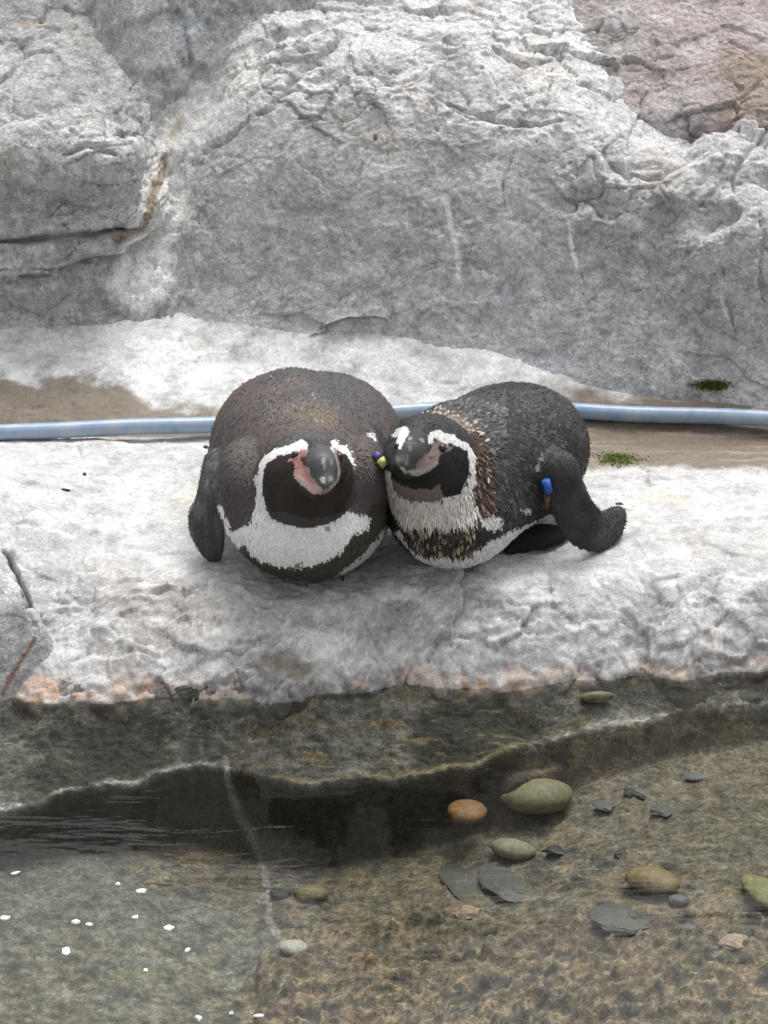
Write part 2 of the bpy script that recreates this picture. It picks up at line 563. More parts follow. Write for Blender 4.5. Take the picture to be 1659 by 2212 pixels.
xs = axis_var(-2.4, -.56, .56, 2.4, .0026, 36)
ys = axis_var(-.30, -.25, .78, 1.1, .0026, 14)
X, Y = np.meshgrid(xs, ys, indexing='ij')
x, y = X.ravel(), Y.ravel()
z = ledge_height(x, y)
V = np.stack([x, y, z], 1)
F = grid_faces(len(xs), len(ys))
N = vnormals(V, F)
px, py = project(V)
r = relief(V, 1.0)
flat = sstep(-.02, .03, y) * sstep(.50, .42, y)             # trodden smooth where the birds lie
front = sstep(0.0, -.1, y)
amp = 0.55 - 0.22 * flat + 0.25 * front - .2 * sstep(.46, .52, y)
V = V + N * (r * amp)[:, None]
# lumpy eroded lip at the waterline
lip = np.exp(-((V[:, 2] + .085) / .022) ** 2)
V += N * (lip * 0.010 * np.abs(fbm(V, 30, 3, 77)))[:, None]
V -= N * cracks_at(V, px, py)[:, None]
LEDGE_V, LEDGE_SHAPE = V.copy(), (len(xs), len(ys))
px, py = project(V)
c = rock_colour(V, px, py, (0.43, 0.43, 0.43), 0.28)
x, y, z = V.T
f1 = fbm(V, 22, 4, 201); f2 = fbm(V, 60, 3, 202)
# whiter top and apron
wtop = sstep(-.06, .06, y + .03 * f1) * (1 + .5 * sstep(.46, .54, y))
c = mixc(c, (0.61, 0.61, 0.605), np.clip(0.45 + 0.55 * f1 + 0.4 * f2, 0, 1) * np.minimum(wtop, 1))
c = mixc(c, (0.84, 0.84, 0.84), sstep(.47, .55, y + .02 * f1) * np.clip(.6 + .6 * f1 + .3 * f2, 0, 1))
# brown wet gutter either side of the pipe
gl = sstep(-.20, -.27, x + .03 * f1)
gr = sstep(.22, .27, x)
gm = sstep(.03, .05, x) * sstep(.30, .2, x)
yp = .385 - .03 * x
dg = y - yp
leftband = sstep(.0, .02, dg) * sstep(.150, .115, dg + .03 * f1 - .06 * sstep(-.25, -.45, x) + .05)
a = leftband * sstep(-.20, -.26, x + .02 * f2) * 0.85
c = mixc(c, (0.165, 0.128, 0.08), a)
thin = sstep(.0, .012, dg) * sstep(.055, .035, dg + .02 * f1)
c = mixc(c, (0.17, 0.14, 0.10), thin * 0.8)
rb = sstep(-.105, -.080, dg + .02 * f1) * sstep(.150, .10, dg + .03 * f1) * sstep(.22, .26, x)
c = mixc(c, (0.155, 0.118, 0.078), rb * 0.9)
bands = sstep(0.1, 0.5, pn(np.stack([x * 6, y * 60, z * 0], 1), 1, 204))
c = mixc(c, (0.34, 0.29, 0.24), rb * bands * 0.7)
# orange and black tide mark at the waterline
tide = V[:, 2] + 0.014 * f1 + 0.006 * f2
band = sstep(-.060, -.078, tide)
blotch = fbm(V, 9, 3, 205) + 0.6 * f2
cc = np.tile(np.array([0.44, 0.36, 0.31]), (len(V), 1))
cc = mixc(cc, (0.40, 0.26, 0.18), .8 * sstep(0.1, 0.5, blotch + .2 * sstep(-.2, -.45, x)))
cc = mixc(cc, (0.12, 0.115, 0.11), .9 * sstep(0.0, 0.25, -blotch + 0.1 * f1))
c = mixc(c, cc, band * np.clip(.7 + .9 * f2, 0, 1))
ol = np.exp(-(((px - 600) / 60) ** 2 + ((py - 1432) / 22) ** 2)) + np.exp(-(((px - 655) / 30) ** 2 + ((py - 1450) / 22) ** 2))
c = mixc(c, (0.16, 0.135, 0.085), np.clip(ol * (1 + f2), 0, 1) * 0.8)
c = mixc(c, (0.10, 0.095, 0.08), sstep(-.086, -.098, V[:, 2]) * 0.8)
ledge = link("rock_ledge", make_mesh("rock_ledge", V, F, c), M_LEDGE)
tag(ledge, "pale grey rock ledge with a rounded front above the water", None, None, "structure")

_lx, _ly = xs.copy(), ys.copy()
_lz = V[:, 2].reshape(LEDGE_SHAPE)
def ground_z(x, y):
    i = min(max(int(np.searchsorted(_lx, x)), 1), len(_lx) - 1); j = min(max(int(np.searchsorted(_ly, y)), 1), len(_ly) - 1)
    return float(_lz[i, j])

# ---------------------------------------------------------------- slope behind the boulders, with the gully
xs = np.concatenate([np.linspace(-3.2, -1.25, 40)[:-1], np.arange(-1.25, -.62, .012), np.arange(-.62, .05, .003), np.arange(.05, 1.25, .012), np.linspace(1.25, 3.2, 40)])
ys = np.concatenate([np.arange(.60, 1.12, .003), np.arange(1.12, 2.0, .012), np.linspace(2.0, 2.8, 20)])
X, Y = np.meshgrid(xs, ys, indexing='ij')
x, y = X.ravel(), Y.ravel()
gx = -.30 + (y - .66) * .55
yy = y - .30 * sstep(-.02, .25, x) - .16 * sstep(-.36, -.48, x)
z = 0.045 + 1.02 * (yy - .675) + 0.45 * np.maximum(yy - .80, 0)
z += 0.9 * np.clip(np.abs(x - gx) - .03, 0, .25) ** 1.5 + .032 * np.exp(-((x - gx) / .05) ** 2) * sstep(.64, .70, y)
cap = 1.30 + .5 * sstep(-.2, .05, x)  # unseen crest, its height shaped for what the pool reflects
z = np.where(z > cap, cap + 0.15 * (z - cap), z)
V = np.stack([x, y, z], 1)
F = grid_faces(len(xs), len(ys))
N = vnormals(V, F)
px, py = project(V)
V = V + N * (relief(V, 0.9) * 0.9)[:, None] - N * cracks_at(V, px, py)[:, None] * .5
px, py = project(V)
c = rock_colour(V, px, py, (0.45, 0.45, 0.445), 0.26, 3)
tag(link("rock_slope", make_mesh("rock_slope", V, F, c), M_ROCK), "grey rock slope with a streaked gully behind the boulders", None, None, "structure")

# ---------------------------------------------------------------- boulders
def planes_sdf(P, planes, k):
    d = None
    for (n, p) in planes:
        n = np.asarray(n, float); n = n / np.linalg.norm(n)
        e = (P - np.asarray(p)) @ n
        d = e if d is None else smax(d, e, k)
    return d

def ell_sdf(P, c, r, R=None):
    q = P - np.asarray(c)
    if R is not None:
        q = q @ R
    r = np.asarray(r, float)
    k0 = np.linalg.norm(q / r, axis=-1)
    k1 = np.linalg.norm(q / (r * r), axis=-1) + 1e-9
    return k0 * (k0 - 1) / k1

def boulder(name, fn, lo, hi, h, rough, amp, base, white, seed, label, extra_col=None):
    lo = np.asarray(lo, float); hi = np.asarray(hi, float)
    ax = [np.arange(lo[i], hi[i] + h, h) for i in range(3)]
    G = np.stack(np.meshgrid(*ax, indexing='ij'), -1)
    shp = G.shape[:3]
    f = fn(G.reshape(-1, 3)).reshape(shp)
    # close the block at the grid border
    V, F = surface_nets(f, lo, h)
    lab = np.arange(len(V))                       # keep the one connected block
    for _ in range(400):
        mn = lab[F].min(1); new = lab.copy()
        np.minimum.at(new, F.ravel(), np.repeat(mn, 4))
        new = new[new]
        if (new == lab).all(): break
        lab = new
    big = np.bincount(lab).argmax()
    if (lab != big).any():
        keep = lab == big; re = np.cumsum(keep) - 1
        F = re[F[keep[F].all(1)]]; V = V[keep]
    # one level of splitting so that the relief is fine
    n = len(V)
    E = np.concatenate([F[:, [0, 1]], F[:, [1, 2]], F[:, [2, 3]], F[:, [3, 0]]])
    Es = np.sort(E, 1)
    u, inv = np.unique(Es[:, 0].astype(np.int64) * n + Es[:, 1], return_inverse=True)
    mid = (V[u // n] + V[u % n]) / 2
    cen = V[F].mean(1)
    m = len(F)
    e = inv.reshape(4, m) + n
    cidx = np.arange(m) + n + len(u)
    F2 = np.concatenate([np.stack([F[:, i], e[i], cidx, e[(i + 3) % 4]], 1) for i in range(4)])
    V = np.concatenate([V, mid, cen])
    F = F2
    for it in range(2):      # light smoothing
        A = np.zeros_like(V); cnt = np.zeros(len(V))
        for i in range(4):
            for ax_ in range(3):
                A[:, ax_] += np.bincount(F[:, i], V[F[:, (i + 1) % 4], ax_], len(V))
            cnt += np.bincount(F[:, i], minlength=len(V))
        V = 0.5 * V + 0.5 * A / np.maximum(cnt, 1)[:, None]
    N = vnormals(V, F)
    px, py = project(V)
    ra = rough(V) if callable(rough) else rough
    V = V + N * (relief(V, ra) * amp - cracks_at(V, px, py))[:, None]
    px, py = project(V)
    c = rock_colour(V, px, py, base, white, seed)
    if extra_col:
        c = extra_col(V, px, py, c)
    V, o = recentre(V)
    ob = link(name, make_mesh(name, V, F, c), M_ROCK, loc=o)
    return tag(ob, label, "boulder")

az = np.array([-.185, -.983, 0])
def fR(P):
    t20 = math.radians(20)
    n1 = az * math.cos(t20) + np.array([0, 0, math.sin(t20)])
    d = planes_sdf(P, [
        (n1, (.043, .590, .03)),
        ((-.12, -.66, .75), (.043, .675, .275)),
        ((-.04, -.16, .98), (-.05, .84, .402)),
        ((.60, -.10, .80), (.335, .80, .335)),
        ((-.85, -.25, .45), (-.275, .70, .15)),
    ], 0.055)
    d = smin(d, planes_sdf(P, [(n1, (.043, .600, .03)), ((-.05, -.60, .80), (.30, .66, .24)), ((.18, -.06, .98), (.405, .78, .282)), ((-.9, -.1, .2), (.1, .7, .2))], .05), .03)
    # foot flaring out to the apron
    d = smin(d, planes_sdf(P, [((-.07, -.66, .75), (.12, .605, .045)), ((-.85, -.25, .45), (-.245, .66, .06)), ((-.1, -.98, .1), (.1, .535, 0))], .05), .07)
    # bulges on the right
    for cpx, cpy, yy, r in ((1470, 400, .675, (.075, .06, .035)), (1380, 425, .675, (.06, .055, .03)), (1590, 350, .70, (.06, .07, .035)),
                            (1600, 560, .60, (.09, .08, .10))):
        d = smin(d, ell_sdf(P, W(cpx, cpy, y=yy), r), .035)
    # hollow under the bulge
    d = smax(d, -ell_sdf(P, W(1450, 470, y=.575), (.10, .03, .03)), .02)
    return d
def roughR(V):
    px, py = project(V)
    top = sstep(330, 230, py - 0.12 * (px - 900)) 
    right = sstep(1100, 1350, px) * sstep(800, 600, py)
    return 0.35 + 0.9 * np.maximum(top, right)
def colR(V, px, py, c):
    f = fbm(V, 7, 3, 301)
    a = sstep(1300, 1500, px) * sstep(330, 200, py) * sstep(-.1, .4, f)
    c = mixc(c, (0.42, 0.35, 0.35), a * .5)
    wt = sstep(330, 200, py - .12 * (px - 900) + 60 * f) * sstep(1450, 1250, px)
    c = mixc(c, (0.80, 0.80, 0.80), wt * np.clip(.5 + .8 * fbm(V, 24, 4, 303, .6), 0, .9))
    foot = sstep(.085, .03, V[:, 2] + .03 * f + .015 * fbm(V, 40, 3, 302)) * sstep(.45, .25, V[:, 0])
    return mixc(c, (0.68, 0.68, 0.68), foot * .8)
boulder("boulder", fR, (-.42, .42, -.04), (1.25, 1.15, .62), .0052, roughR, 1.0, (0.52, 0.52, 0.52), 0.26, 5,
        "large rounded grey boulder with white veins, rising right behind the two penguins", colR)

def fL(P):
    d = planes_sdf(P, [
        ((.06, -.90, .42), (-.42, .665, .15)),
        ((.02, -.45, .89), (-.42, .735, .285)),
        ((.0, -.30, .95), (-.42, .84, .345)),
        ((.86, -.30, .40), (-.352, .70, .20)),
        ((.25, -.20, -.95), (-.42, .70, .128)),
    ], 0.045)
    d = smin(d, ell_sdf(P, W(120, 330, y=.69), (.11, .06, .05)), .04)
    d = smin(d, ell_sdf(P, W(235, 350, y=.71), (.05, .06, .07)), .03)
    return d
boulder("boulder", fL, (-1.3, .56, .08), (-.24, 1.12, .46), .0052, 1.0, 0.9, (0.51, 0.51, 0.505), 0.30, 6,
        "grey boulder across the white stained gully, overhanging a dark crevice")

def fS(P):
    return planes_sdf(P, [
        ((.05, -.93, .36), (-.45, .662, .06)),
        ((.0, -.25, .97), (-.45, .69, .122)),
        ((.80, -.45, .35), (-.372, .69, .08)),
    ], 0.03)
boulder("boulder", fS, (-1.3, .60, -.02), (-.28, .95, .20), .0052, 0.8, 0.7, (0.44, 0.435, 0.42), 0.2, 8,
        "low grey rock step under the crevice, at the foot of the stained gully")

def fU(P):
    d = planes_sdf(P, [
        ((-.10, -.99, -.16), (.42, .772, .29)),
        ((-.05, -.50, .86), (.434, .79, .322)),
        ((-.80, -.45, .35), (.315, .83, .36)),
    ], 0.03)
    return d
def colU(V, px, py, c):
    f = fbm(V, 9, 3, 311)
    c = mixc(c, (0.46, 0.385, 0.38), .55 * sstep(-.3, .3, f))
    return mixc(c, (0.30, 0.235, 0.17), .6 * sstep(1480, 1600, px) * sstep(100, 130, py))
boulder("boulder", fU, (.20, .72, .20), (1.25, 1.2, .72), .0055, 1.1, 0.9, (0.46, 0.43, 0.42), 0.22, 9,
        "pinkish grey boulder with a brown stained face, resting on the large boulder", colU)

# small rock that leans on the ledge beside the water
def fC(P):
    p1 = W(72, 1350, y=-.12); p2 = W(10, 1200, y=-.06)
    return planes_sdf(P, [
        ((.55, -.72, .40), (p1[0] - .012, p1[1] - .02, p1[2])),
        ((.20, -.25, .94), (p2[0], p2[1], p2[2] - .002)),
        ((.80, .45, .35), (p1[0] - .004, p1[1] + .03, p1[2])),
    ], 0.02)
boulder("boulder", fC, (-.95, -.30, -.22), (-.40, .10, .12), .005, 0.7, 0.5, (0.44, 0.44, 0.445), 0.3, 12,
        "small pale rock leaning on the ledge at the water, behind a dark crack")

# ---------------------------------------------------------------- pool bed and water
WZ = -0.088
edge_px = [(-700, 1900), (0, 1761), (150, 1711), (300, 1689), (420, 1652), (490, 1657), (570, 1682), (650, 1694), (829, 1683), (979, 1664), (1149, 1613), (1279, 1576), (1504, 1533), (1659, 1516), (2600, 1440)]
def shelf_z(x): return pw_lin(x, [-.9, -.5, -.2, .1, .5, .9], [-.16, -.152, -.148, -.14, -.118, -.118])
ex, ey = [], []
for (a, b) in edge_px:
    q = W(a, b, z=float(shelf_z((a - PXW) / 1659)))
    ex.append(q[0]); ey.append(q[1])
def floor_z(x, y):
    return pw_lin(x, [-.9, -.5, -.3, -.18, -.08, .15, .3, .5, .9], [-.205, -.212, -.235, -.262, -.255, -.225, -.185, -.165, -.16]) - 0.03 * np.clip(-y - .3, 0, 1)
xs = axis_var(-4, -.58, .58, 4, .003, 36)
ys = axis_var(-4.2, -1.0, -.08, .05, .003, 40)
ys = np.sort(np.concatenate([ys, [(a_ + b_) / 2 for a_, b_ in zip(ys[:-1], ys[1:]) if -.46 < a_ < -.12]]))
X, Y = np.meshgrid(xs, ys, indexing='ij')
x, y = X.ravel(), Y.ravel()
P0 = np.stack([x, y, 0 * x], 1)
ye = np.interp(x, ex, ey) + 0.008 * fbm(P0, 11, 2, 401)
fz, sz = floor_z(x, y), shelf_z(x)
yw = np.interp(x, [-2, -.5, -.2, 0, .25, .5, 2], [-.21, -.193, -.193, -.167, -.148, -.118, -.09])
sh = sz + (WZ - .004 - sz) * np.clip((y - ye) / np.maximum(yw - ye, .03), 0, 1.15) ** 1.5
s = sstep(-.030, .002, y - ye)
z = fz * (1 - s) + sh * s
# second low step at the right under the shelf
e2 = np.interp(x, [W(a, b, z=-.17)[0] for a, b in ((1050, 1720), (1109, 1705), (1279, 1632), (1400, 1600))], [W(a, b, z=-.17)[1] for a, b in ((1050, 1720), (1109, 1705), (1279, 1632), (1400, 1600))])
m2 = sstep(.13, .17, x) * sstep(.36, .30, x)
z = np.maximum(z, (fz * (1 - sstep(-.008, .004, y - e2)) + (-.165) * sstep(-.008, .004, y - e2)) * m2 + z * (1 - m2))
px, py = project(np.stack([x, y, z], 1))
f1 = fbm(P0, 11, 4, 411); f2 = fbm(P0, 45, 3, 412, .6)
r = 0.010 * f1 + 0.004 * np.abs(f2) + 0.0015 * fbm(P0, 140, 2, 413)
greyzone = in_poly(px + 22 * f1, py + 16 * f1, [(-900, 1830), (180, 1850), (310, 1900), (330, 1930), (480, 1960), (600, 2010), (640, 2070), (520, 2130), (545, 2215), (500, 2700), (-900, 2700)]).astype(float)
z = z + r * (1 - 0.75 * greyzone)
hump = in_poly(px + 10 * f1, py + 10 * f1, [(560, 2080), (700, 2030), (1000, 1980), (1600, 1990), (1900, 2020), (1900, 2600), (540, 2600)])
z = z + 0.018 * hump * np.clip(.6 + .6 * f2, 0, 1.3)
V = np.stack([x, y, z], 1)
F = grid_faces(len(xs), len(ys))
px, py = project(V)
# colour of the bed: algae, silt and stone, with some water sheen painted in
f3 = fbm(V + 3, 26, 4, 421, .62); f4 = fbm(V + 9, 75, 3, 422, .62); f5 = fbm(V, 6, 3, 423)
c = np.tile(np.array([0.205, 0.168, 0.120]), (len(V), 1))
c = mixc(c, (0.17, 0.15, 0.13), sstep(-.1, .35, f5))
c = mixc(c, (0.33, 0.245, 0.145), .7 * sstep(.1, .5, f3))
c = mixc(c, (0.085, 0.08, 0.07), .7 * sstep(.12, .5, -f3))
lower = sstep(1900, 2150, py + 60 * f5)
c = mixc(c, (0.46, 0.32, 0.20), .75 * lower * sstep(.10, .35, f4 + .5 * f3))
c = mixc(c, (0.10, 0.085, 0.065), .5 * lower * sstep(.15, .4, -f4))
c = mixc(c, (0.36, 0.235, 0.15), .5 * lower * sstep(.2, .5, fbm(V, 15, 3, 424)) * (1 - greyzone))
c = mixc(c, (0.40, 0.33, 0.22), .5 * sstep(.035, 0, np.abs(f3 + .3 * f4)))
pale = in_poly(px + 20 * f1, py + 20 * f1, [(1230, 1640), (1659, 1560), (2200, 1560), (2200, 1920), (1480, 1880), (1300, 1820), (1200, 1740)])
c = mixc(c, (0.25, 0.215, 0.18), .6 * pale)
c = mixc(c, (0.19, 0.192, 0.175), .85 * greyzone * np.clip(.85 + .5 * f5, 0, 1))  # grey sheen of the water surface, painted into the bed colour
c = mixc(c, (0.30, 0.31, 0.29), .5 * greyzone * sstep(.2, .5, f3))
c = mixc(c, (0.08, 0.08, 0.072), .5 * greyzone * sstep(.2, .5, -f3))
up = sstep(-.012, .002, y - ye)
cs = np.tile(np.array([0.165, 0.155, 0.140]), (len(V), 1))
cs = mixc(cs, (0.27, 0.25, 0.25), sstep(-.05, .4, f3))
cs = mixc(cs, (0.07, 0.068, 0.055), sstep(.05, .4, -f5 + .4 * f4))
st = fbm(np.stack([x * .5, y * 2.2, z], 1), 30, 3, 425)
cs = mixc(cs, (0.32, 0.235, 0.15), .8 * sstep(.15, .5, st) * sstep(400, 700, px))
cs = mixc(cs, (0.29, 0.285, 0.30), .6 * sstep(.1, .4, -st) * sstep(-.3, .2, f5))
rim = np.exp(-((y - ye - .005) / .0045) ** 2)
rimw = np.clip(sstep(485, 455, px) + sstep(1100, 1200, px), 0, 1)
cs = mixc(cs, (0.62, 0.62, 0.62), .9 * rim * rimw * np.clip(.45 + 1.1 * f3 + .5 * f4, 0, 1))
cs = mixc(cs, (0.38, 0.30, 0.18), .7 * rim * sstep(560, 600, px) * (1 - rimw))
c = c * (1 - up[:, None]) + cs * up[:, None]
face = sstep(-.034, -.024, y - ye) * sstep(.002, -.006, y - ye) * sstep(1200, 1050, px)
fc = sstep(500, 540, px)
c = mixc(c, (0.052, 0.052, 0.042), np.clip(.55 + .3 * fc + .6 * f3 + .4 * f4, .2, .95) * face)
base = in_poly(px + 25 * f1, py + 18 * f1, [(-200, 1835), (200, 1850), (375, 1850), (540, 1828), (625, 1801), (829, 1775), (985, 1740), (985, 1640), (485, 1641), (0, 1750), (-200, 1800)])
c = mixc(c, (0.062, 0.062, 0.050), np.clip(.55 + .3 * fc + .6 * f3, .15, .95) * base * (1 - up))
# pale line running from the shelf to the white shell, and the silt fan beside it
q, t = pl_dist(px + 3 * f2, py + 3 * f2, [(485, 1641), (497, 1700), (520, 1765), (545, 1810), (570, 1870), (577, 1930), (582, 1990), (605, 2030), (630, 2055)])
c = mixc(c, (0.58, 0.56, 0.56), np.clip(.7 + .5 * f3, .3, .9) * sstep(11, 3, q))
fan = in_poly(px + 14 * f2, py + 14 * f2, [(520, 1765), (555, 1790), (640, 1800), (720, 1835), (715, 1890), (640, 1910), (590, 1890), (570, 1870)])
c = mixc(c, (0.27, 0.25, 0.25), .6 * fan)
q, t = pl_dist(px + 6 * f2, py + 6 * f2, [(690, 1985), (672, 2030), (660, 2045)])
c = mixc(c, (0.40, 0.33, 0.24), .7 * sstep(7, 2, q))
q, t = pl_dist(px + 5 * f2, py + 5 * f2, [(418, 2060), (435, 2090), (470, 2102), (500, 2100)])
c = mixc(c, (0.38, 0.38, 0.30), .7 * sstep(6, 2, q))
q, t = pl_dist(px + 6 * f2, py + 6 * f2, [(250, 2105), (300, 2098), (355, 2107)])
c = mixc(c, (0.26, 0.28, 0.15), .6 * sstep(12, 4, q))
vv = V + np.stack([f2, f4, f2], 1) * .006
_, e1_ = facet(vv, 38, 91); _, e2_ = facet(vv + .2, 90, 92)
lace = np.clip(sstep(.10, .0, e1_) * .8 + sstep(.14, .0, e2_) * .7, 0, 1) * (1 - .8 * face) * (1 - .7 * base)
c = mixc(c, (0.42, 0.35, 0.26), .55 * lace * np.clip(.4 + f5 + .6 * f3, 0, 1) * (1 - .6 * greyzone))
c = c * (.86 + .34 * np.clip(f4 + .5 * f2, -1.2, 1.5))[:, None]
c = c * .86 + c.mean(1)[:, None] * np.array([.14, .14, .125])[None, :]
c = np.clip(c, .01, .9)
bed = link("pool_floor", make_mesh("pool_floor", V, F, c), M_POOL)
tag(bed, "brown and grey silty pool bed with a stepped submerged shelf", None, None, "structure")
_bx, _by, _bz = xs.copy(), ys.copy(), V[:, 2].reshape(len(xs), len(ys))
def bed_z(x, y):
    i = min(max(int(np.searchsorted(_bx, x)), 1), len(_bx) - 1); j = min(max(int(np.searchsorted(_by, y)), 1), len(_by) - 1)
    return float(_bz[i, j])
def on_bed(px, py):
    z = -.2
    for _ in range(12):
        p = W(px, py, z=z); z = .5 * z + .5 * bed_z(p[0], p[1])
    return W(px, py, z=z)

# clear still water
m, nt, b = new_mat("water")
nt.nodes.remove(b)
out = nt.nodes["Material Output"]
tr = nt.nodes.new("ShaderNodeBsdfTransparent"); tr.inputs[0].default_value = (0.86, 0.885, 0.84, 1)
gl = nt.nodes.new("ShaderNodeBsdfGlossy"); gl.inputs["Roughness"].default_value = 0.02
fr = nt.nodes.new("ShaderNodeFresnel"); fr.inputs["IOR"].default_value = 1.333
mx = nt.nodes.new("ShaderNodeMixShader")
tc = nt.nodes.new("ShaderNodeTexCoord")
n1 = noise_node(nt, 14, 3, 0.5, 0.6); n2 = noise_node(nt, 45, 2, 0.5, 0.3)
mp = nt.nodes.new("ShaderNodeMapping"); mp.inputs["Scale"].default_value = (0.4, 1.6, 1)
nt.links.new(tc.outputs["Object"], mp.inputs["Vector"])
nt.links.new(mp.outputs[0], n1.inputs["Vector"]); nt.links.new(mp.outputs[0], n2.inputs["Vector"])
hsum = mathn(nt, 'ADD', n1.outputs["Fac"], mathn(nt, 'MULTIPLY', n2.outputs["Fac"], 0.25))
bp = nt.nodes.new("ShaderNodeBump"); bp.inputs["Strength"].default_value = 0.11; bp.inputs["Distance"].default_value = 0.006
nt.links.new(hsum, bp.inputs["Height"])
nt.links.new(bp.outputs[0], gl.inputs["Normal"]); nt.links.new(bp.outputs[0], fr.inputs["Normal"])
nt.links.new(fr.outputs[0], mx.inputs[0]); nt.links.new(tr.outputs[0], mx.inputs[1]); nt.links.new(gl.outputs[0], mx.inputs[2])
nt.links.new(mx.outputs[0], out.inputs["Surface"])
M_WATER = m
gx_ = np.linspace(-4, 4, 41); gy_ = np.concatenate([np.linspace(-4.2, -.5, 20), np.linspace(-.45, .0, 10)])
X, Y = np.meshgrid(gx_, gy_, indexing='ij')
V = np.stack([X.ravel(), Y.ravel(), 0 * X.ravel() + WZ], 1)
water = link("water", make_mesh("water", V, grid_faces(len(gx_), len(gy_))), M_WATER)
tag(water, "clear shallow pool water lapping the ledge", None, None, "structure")

# ---------------------------------------------------------------- pebbles lying on the bed
def pebble_mesh(name, r, seed, ang=0.0, rot=0.0):
    g = np.random.default_rng(seed)
    nu, nv = 28, 12
    u = np.linspace(0, 2 * np.pi, nu, endpoint=False); v = np.linspace(0, np.pi, nv)
    Vs = [(0, 0, 1.0)]
    for b_ in v[1:-1]:
        for a_ in u:
            Vs.append((math.sin(b_) * math.cos(a_), math.sin(b_) * math.sin(a_), math.cos(b_)))
    Vs.append((0, 0, -1.0))
    V = np.array(Vs)
    if ang > 0:     # broken chip: flatten against a few random planes
        for _ in range(7):
            n = g.normal(size=3); n[2] *= .4; n /= np.linalg.norm(n)
            lim = g.uniform(.45, .75)
            e = V @ n - lim
            V = V - np.outer(np.maximum(e, 0) * ang, n)
    V = V * (1 + .10 * pn(V + seed, 1.3, 9)[:, None] + .04 * pn(V + seed, 4, 10)[:, None])
    if ang >= .4:
        V = V * (1 + .22 * pn(V + seed, 2.2, 12)[:, None] + .10 * pn(V + seed, 6, 13)[:, None])
    V = V * np.asarray(r)
    c_, s_ = math.cos(rot), math.sin(rot)
    V = V @ np.array([[c_, s_, 0], [-s_, c_, 0], [0, 0, 1]])
    T = []
    for i in range(nu):
        T.append((0, 1 + i, 1 + (i + 1) % nu))
        for j in range(nv - 3):
            a_ = 1 + j * nu + i; b_ = 1 + j * nu + (i + 1) % nu
            T.append((a_, a_ + nu, b_ + nu)); T.append((a_, b_ + nu, b_))
        a_ = 1 + (nv - 3) * nu
        T.append((a_ + i, len(V) - 1, a_ + (i + 1) % nu))
    return V, np.array(T)

PEB = [  # px, py, width px, height px on the picture, rotation, colour, chip, name, label
    (1008, 1764, 84, 54, .1, (.36, .155, .035), 0, "pebble", "rusty orange pebble lying under water beside the big olive pebble"),
    (1158, 1742, 162, 76, .05, (.30, .255, .125), 0, "pebble", "big olive oval pebble, the largest on the pool bed"),
    (1108, 1848, 96, 44, -.35, (.34, .31, .19), 0, "pebble", "pale khaki pebble below the big olive pebble, next to a black chip"),
    (1408, 1918, 116, 56, -.45, (.34, .23, .09), 0, "pebble", "long tan pebble tilted on the pool bed, touching a small grey pebble"),
    (1466, 1952, 44, 24, 0, (.14, .145, .14), 0, "pebble", "small grey pebble touching the end of the long tan pebble"),
    (1662, 1942, 70, 90, .6, (.33, .30, .11), 0, "pebble", "yellow olive pebble farther along the bed past the long tan pebble"),
    (672, 1940, 74, 36, .0, (.27, .22, .085), 0, "pebble", "olive brown pebble beside the pale line, touching a dark stone"),
    (606, 1937, 48, 24, -.3, (.06, .062, .055), 0, "stone", "dark stone between the pale line and an olive brown pebble"),
    (1366, 1719, 58, 30, -.4, (.045, .047, .045), .9, "stone_chip", "sharp dark diamond shaped stone chip on the pale bed"),
    (1310, 1748, 62, 30, -.3, (.15, .15, .145), .8, "stone_chip", "flat mid grey stone chip below the dark diamond shaped chip"),
    (1428, 1753, 54, 30, .3, (.12, .125, .12), .7, "stone_chip", "half round grey stone chip past the dark diamond shaped chip"),
    (1196, 1841, 56, 26, .15, (.03, .027, .027), .9, "stone_chip", "black wedge shaped stone chip next to the pale khaki pebble"),
    (1340, 1843, 32, 28, -.7, (.05, .055, .055), .8, "stone_chip", "small blackish stone chip with a pale silt rim above the long tan pebble"),
    (1502, 1682, 48, 20, .0, (.17, .18, .185), .2, "pebble", "small bluish grey oblong pebble alone on the pale bed"),
    (1290, 1520, 70, 18, .1, (.33, .28, .13), 0, "pebble", "slim yellowish pebble just under the waterline on the shelf"),
    (1010, 1975, 62, 30, .1, (.46, .27, .19), .4, "stone", "pinkish orange stone among dark flat stones on the bed"),
    (1340, 1985, 150, 60, -.2, (.105, .102, .095), .5, "stone", "flat dark grey slab of stone below the long tan pebble"),
    (1092, 1905, 110, 80, .4, (.10, .098, .088), .5, "stone", "flat charcoal stone below the pale khaki pebble"),
    (985, 1900, 90, 90, .2, (.095, .094, .086), .5, "stone", "squarish charcoal stone next to the flat charcoal one, above the pinkish stone"),
    (1485, 2010, 56, 18, .0, (.16, .165, .17), .3, "stone", "small pale grey flat stone in the dark hollow of the bed"),
    (634, 2055, 62, 32, -.25, (.60, .58, .48), 0, "shell", "cream white shell at the end of the pale line"),
    (1590, 2040, 64, 34, -.5, (.52, .34, .25), .4, "stone", "pale pink stone with a rough edge on the brown lower bed"),
]
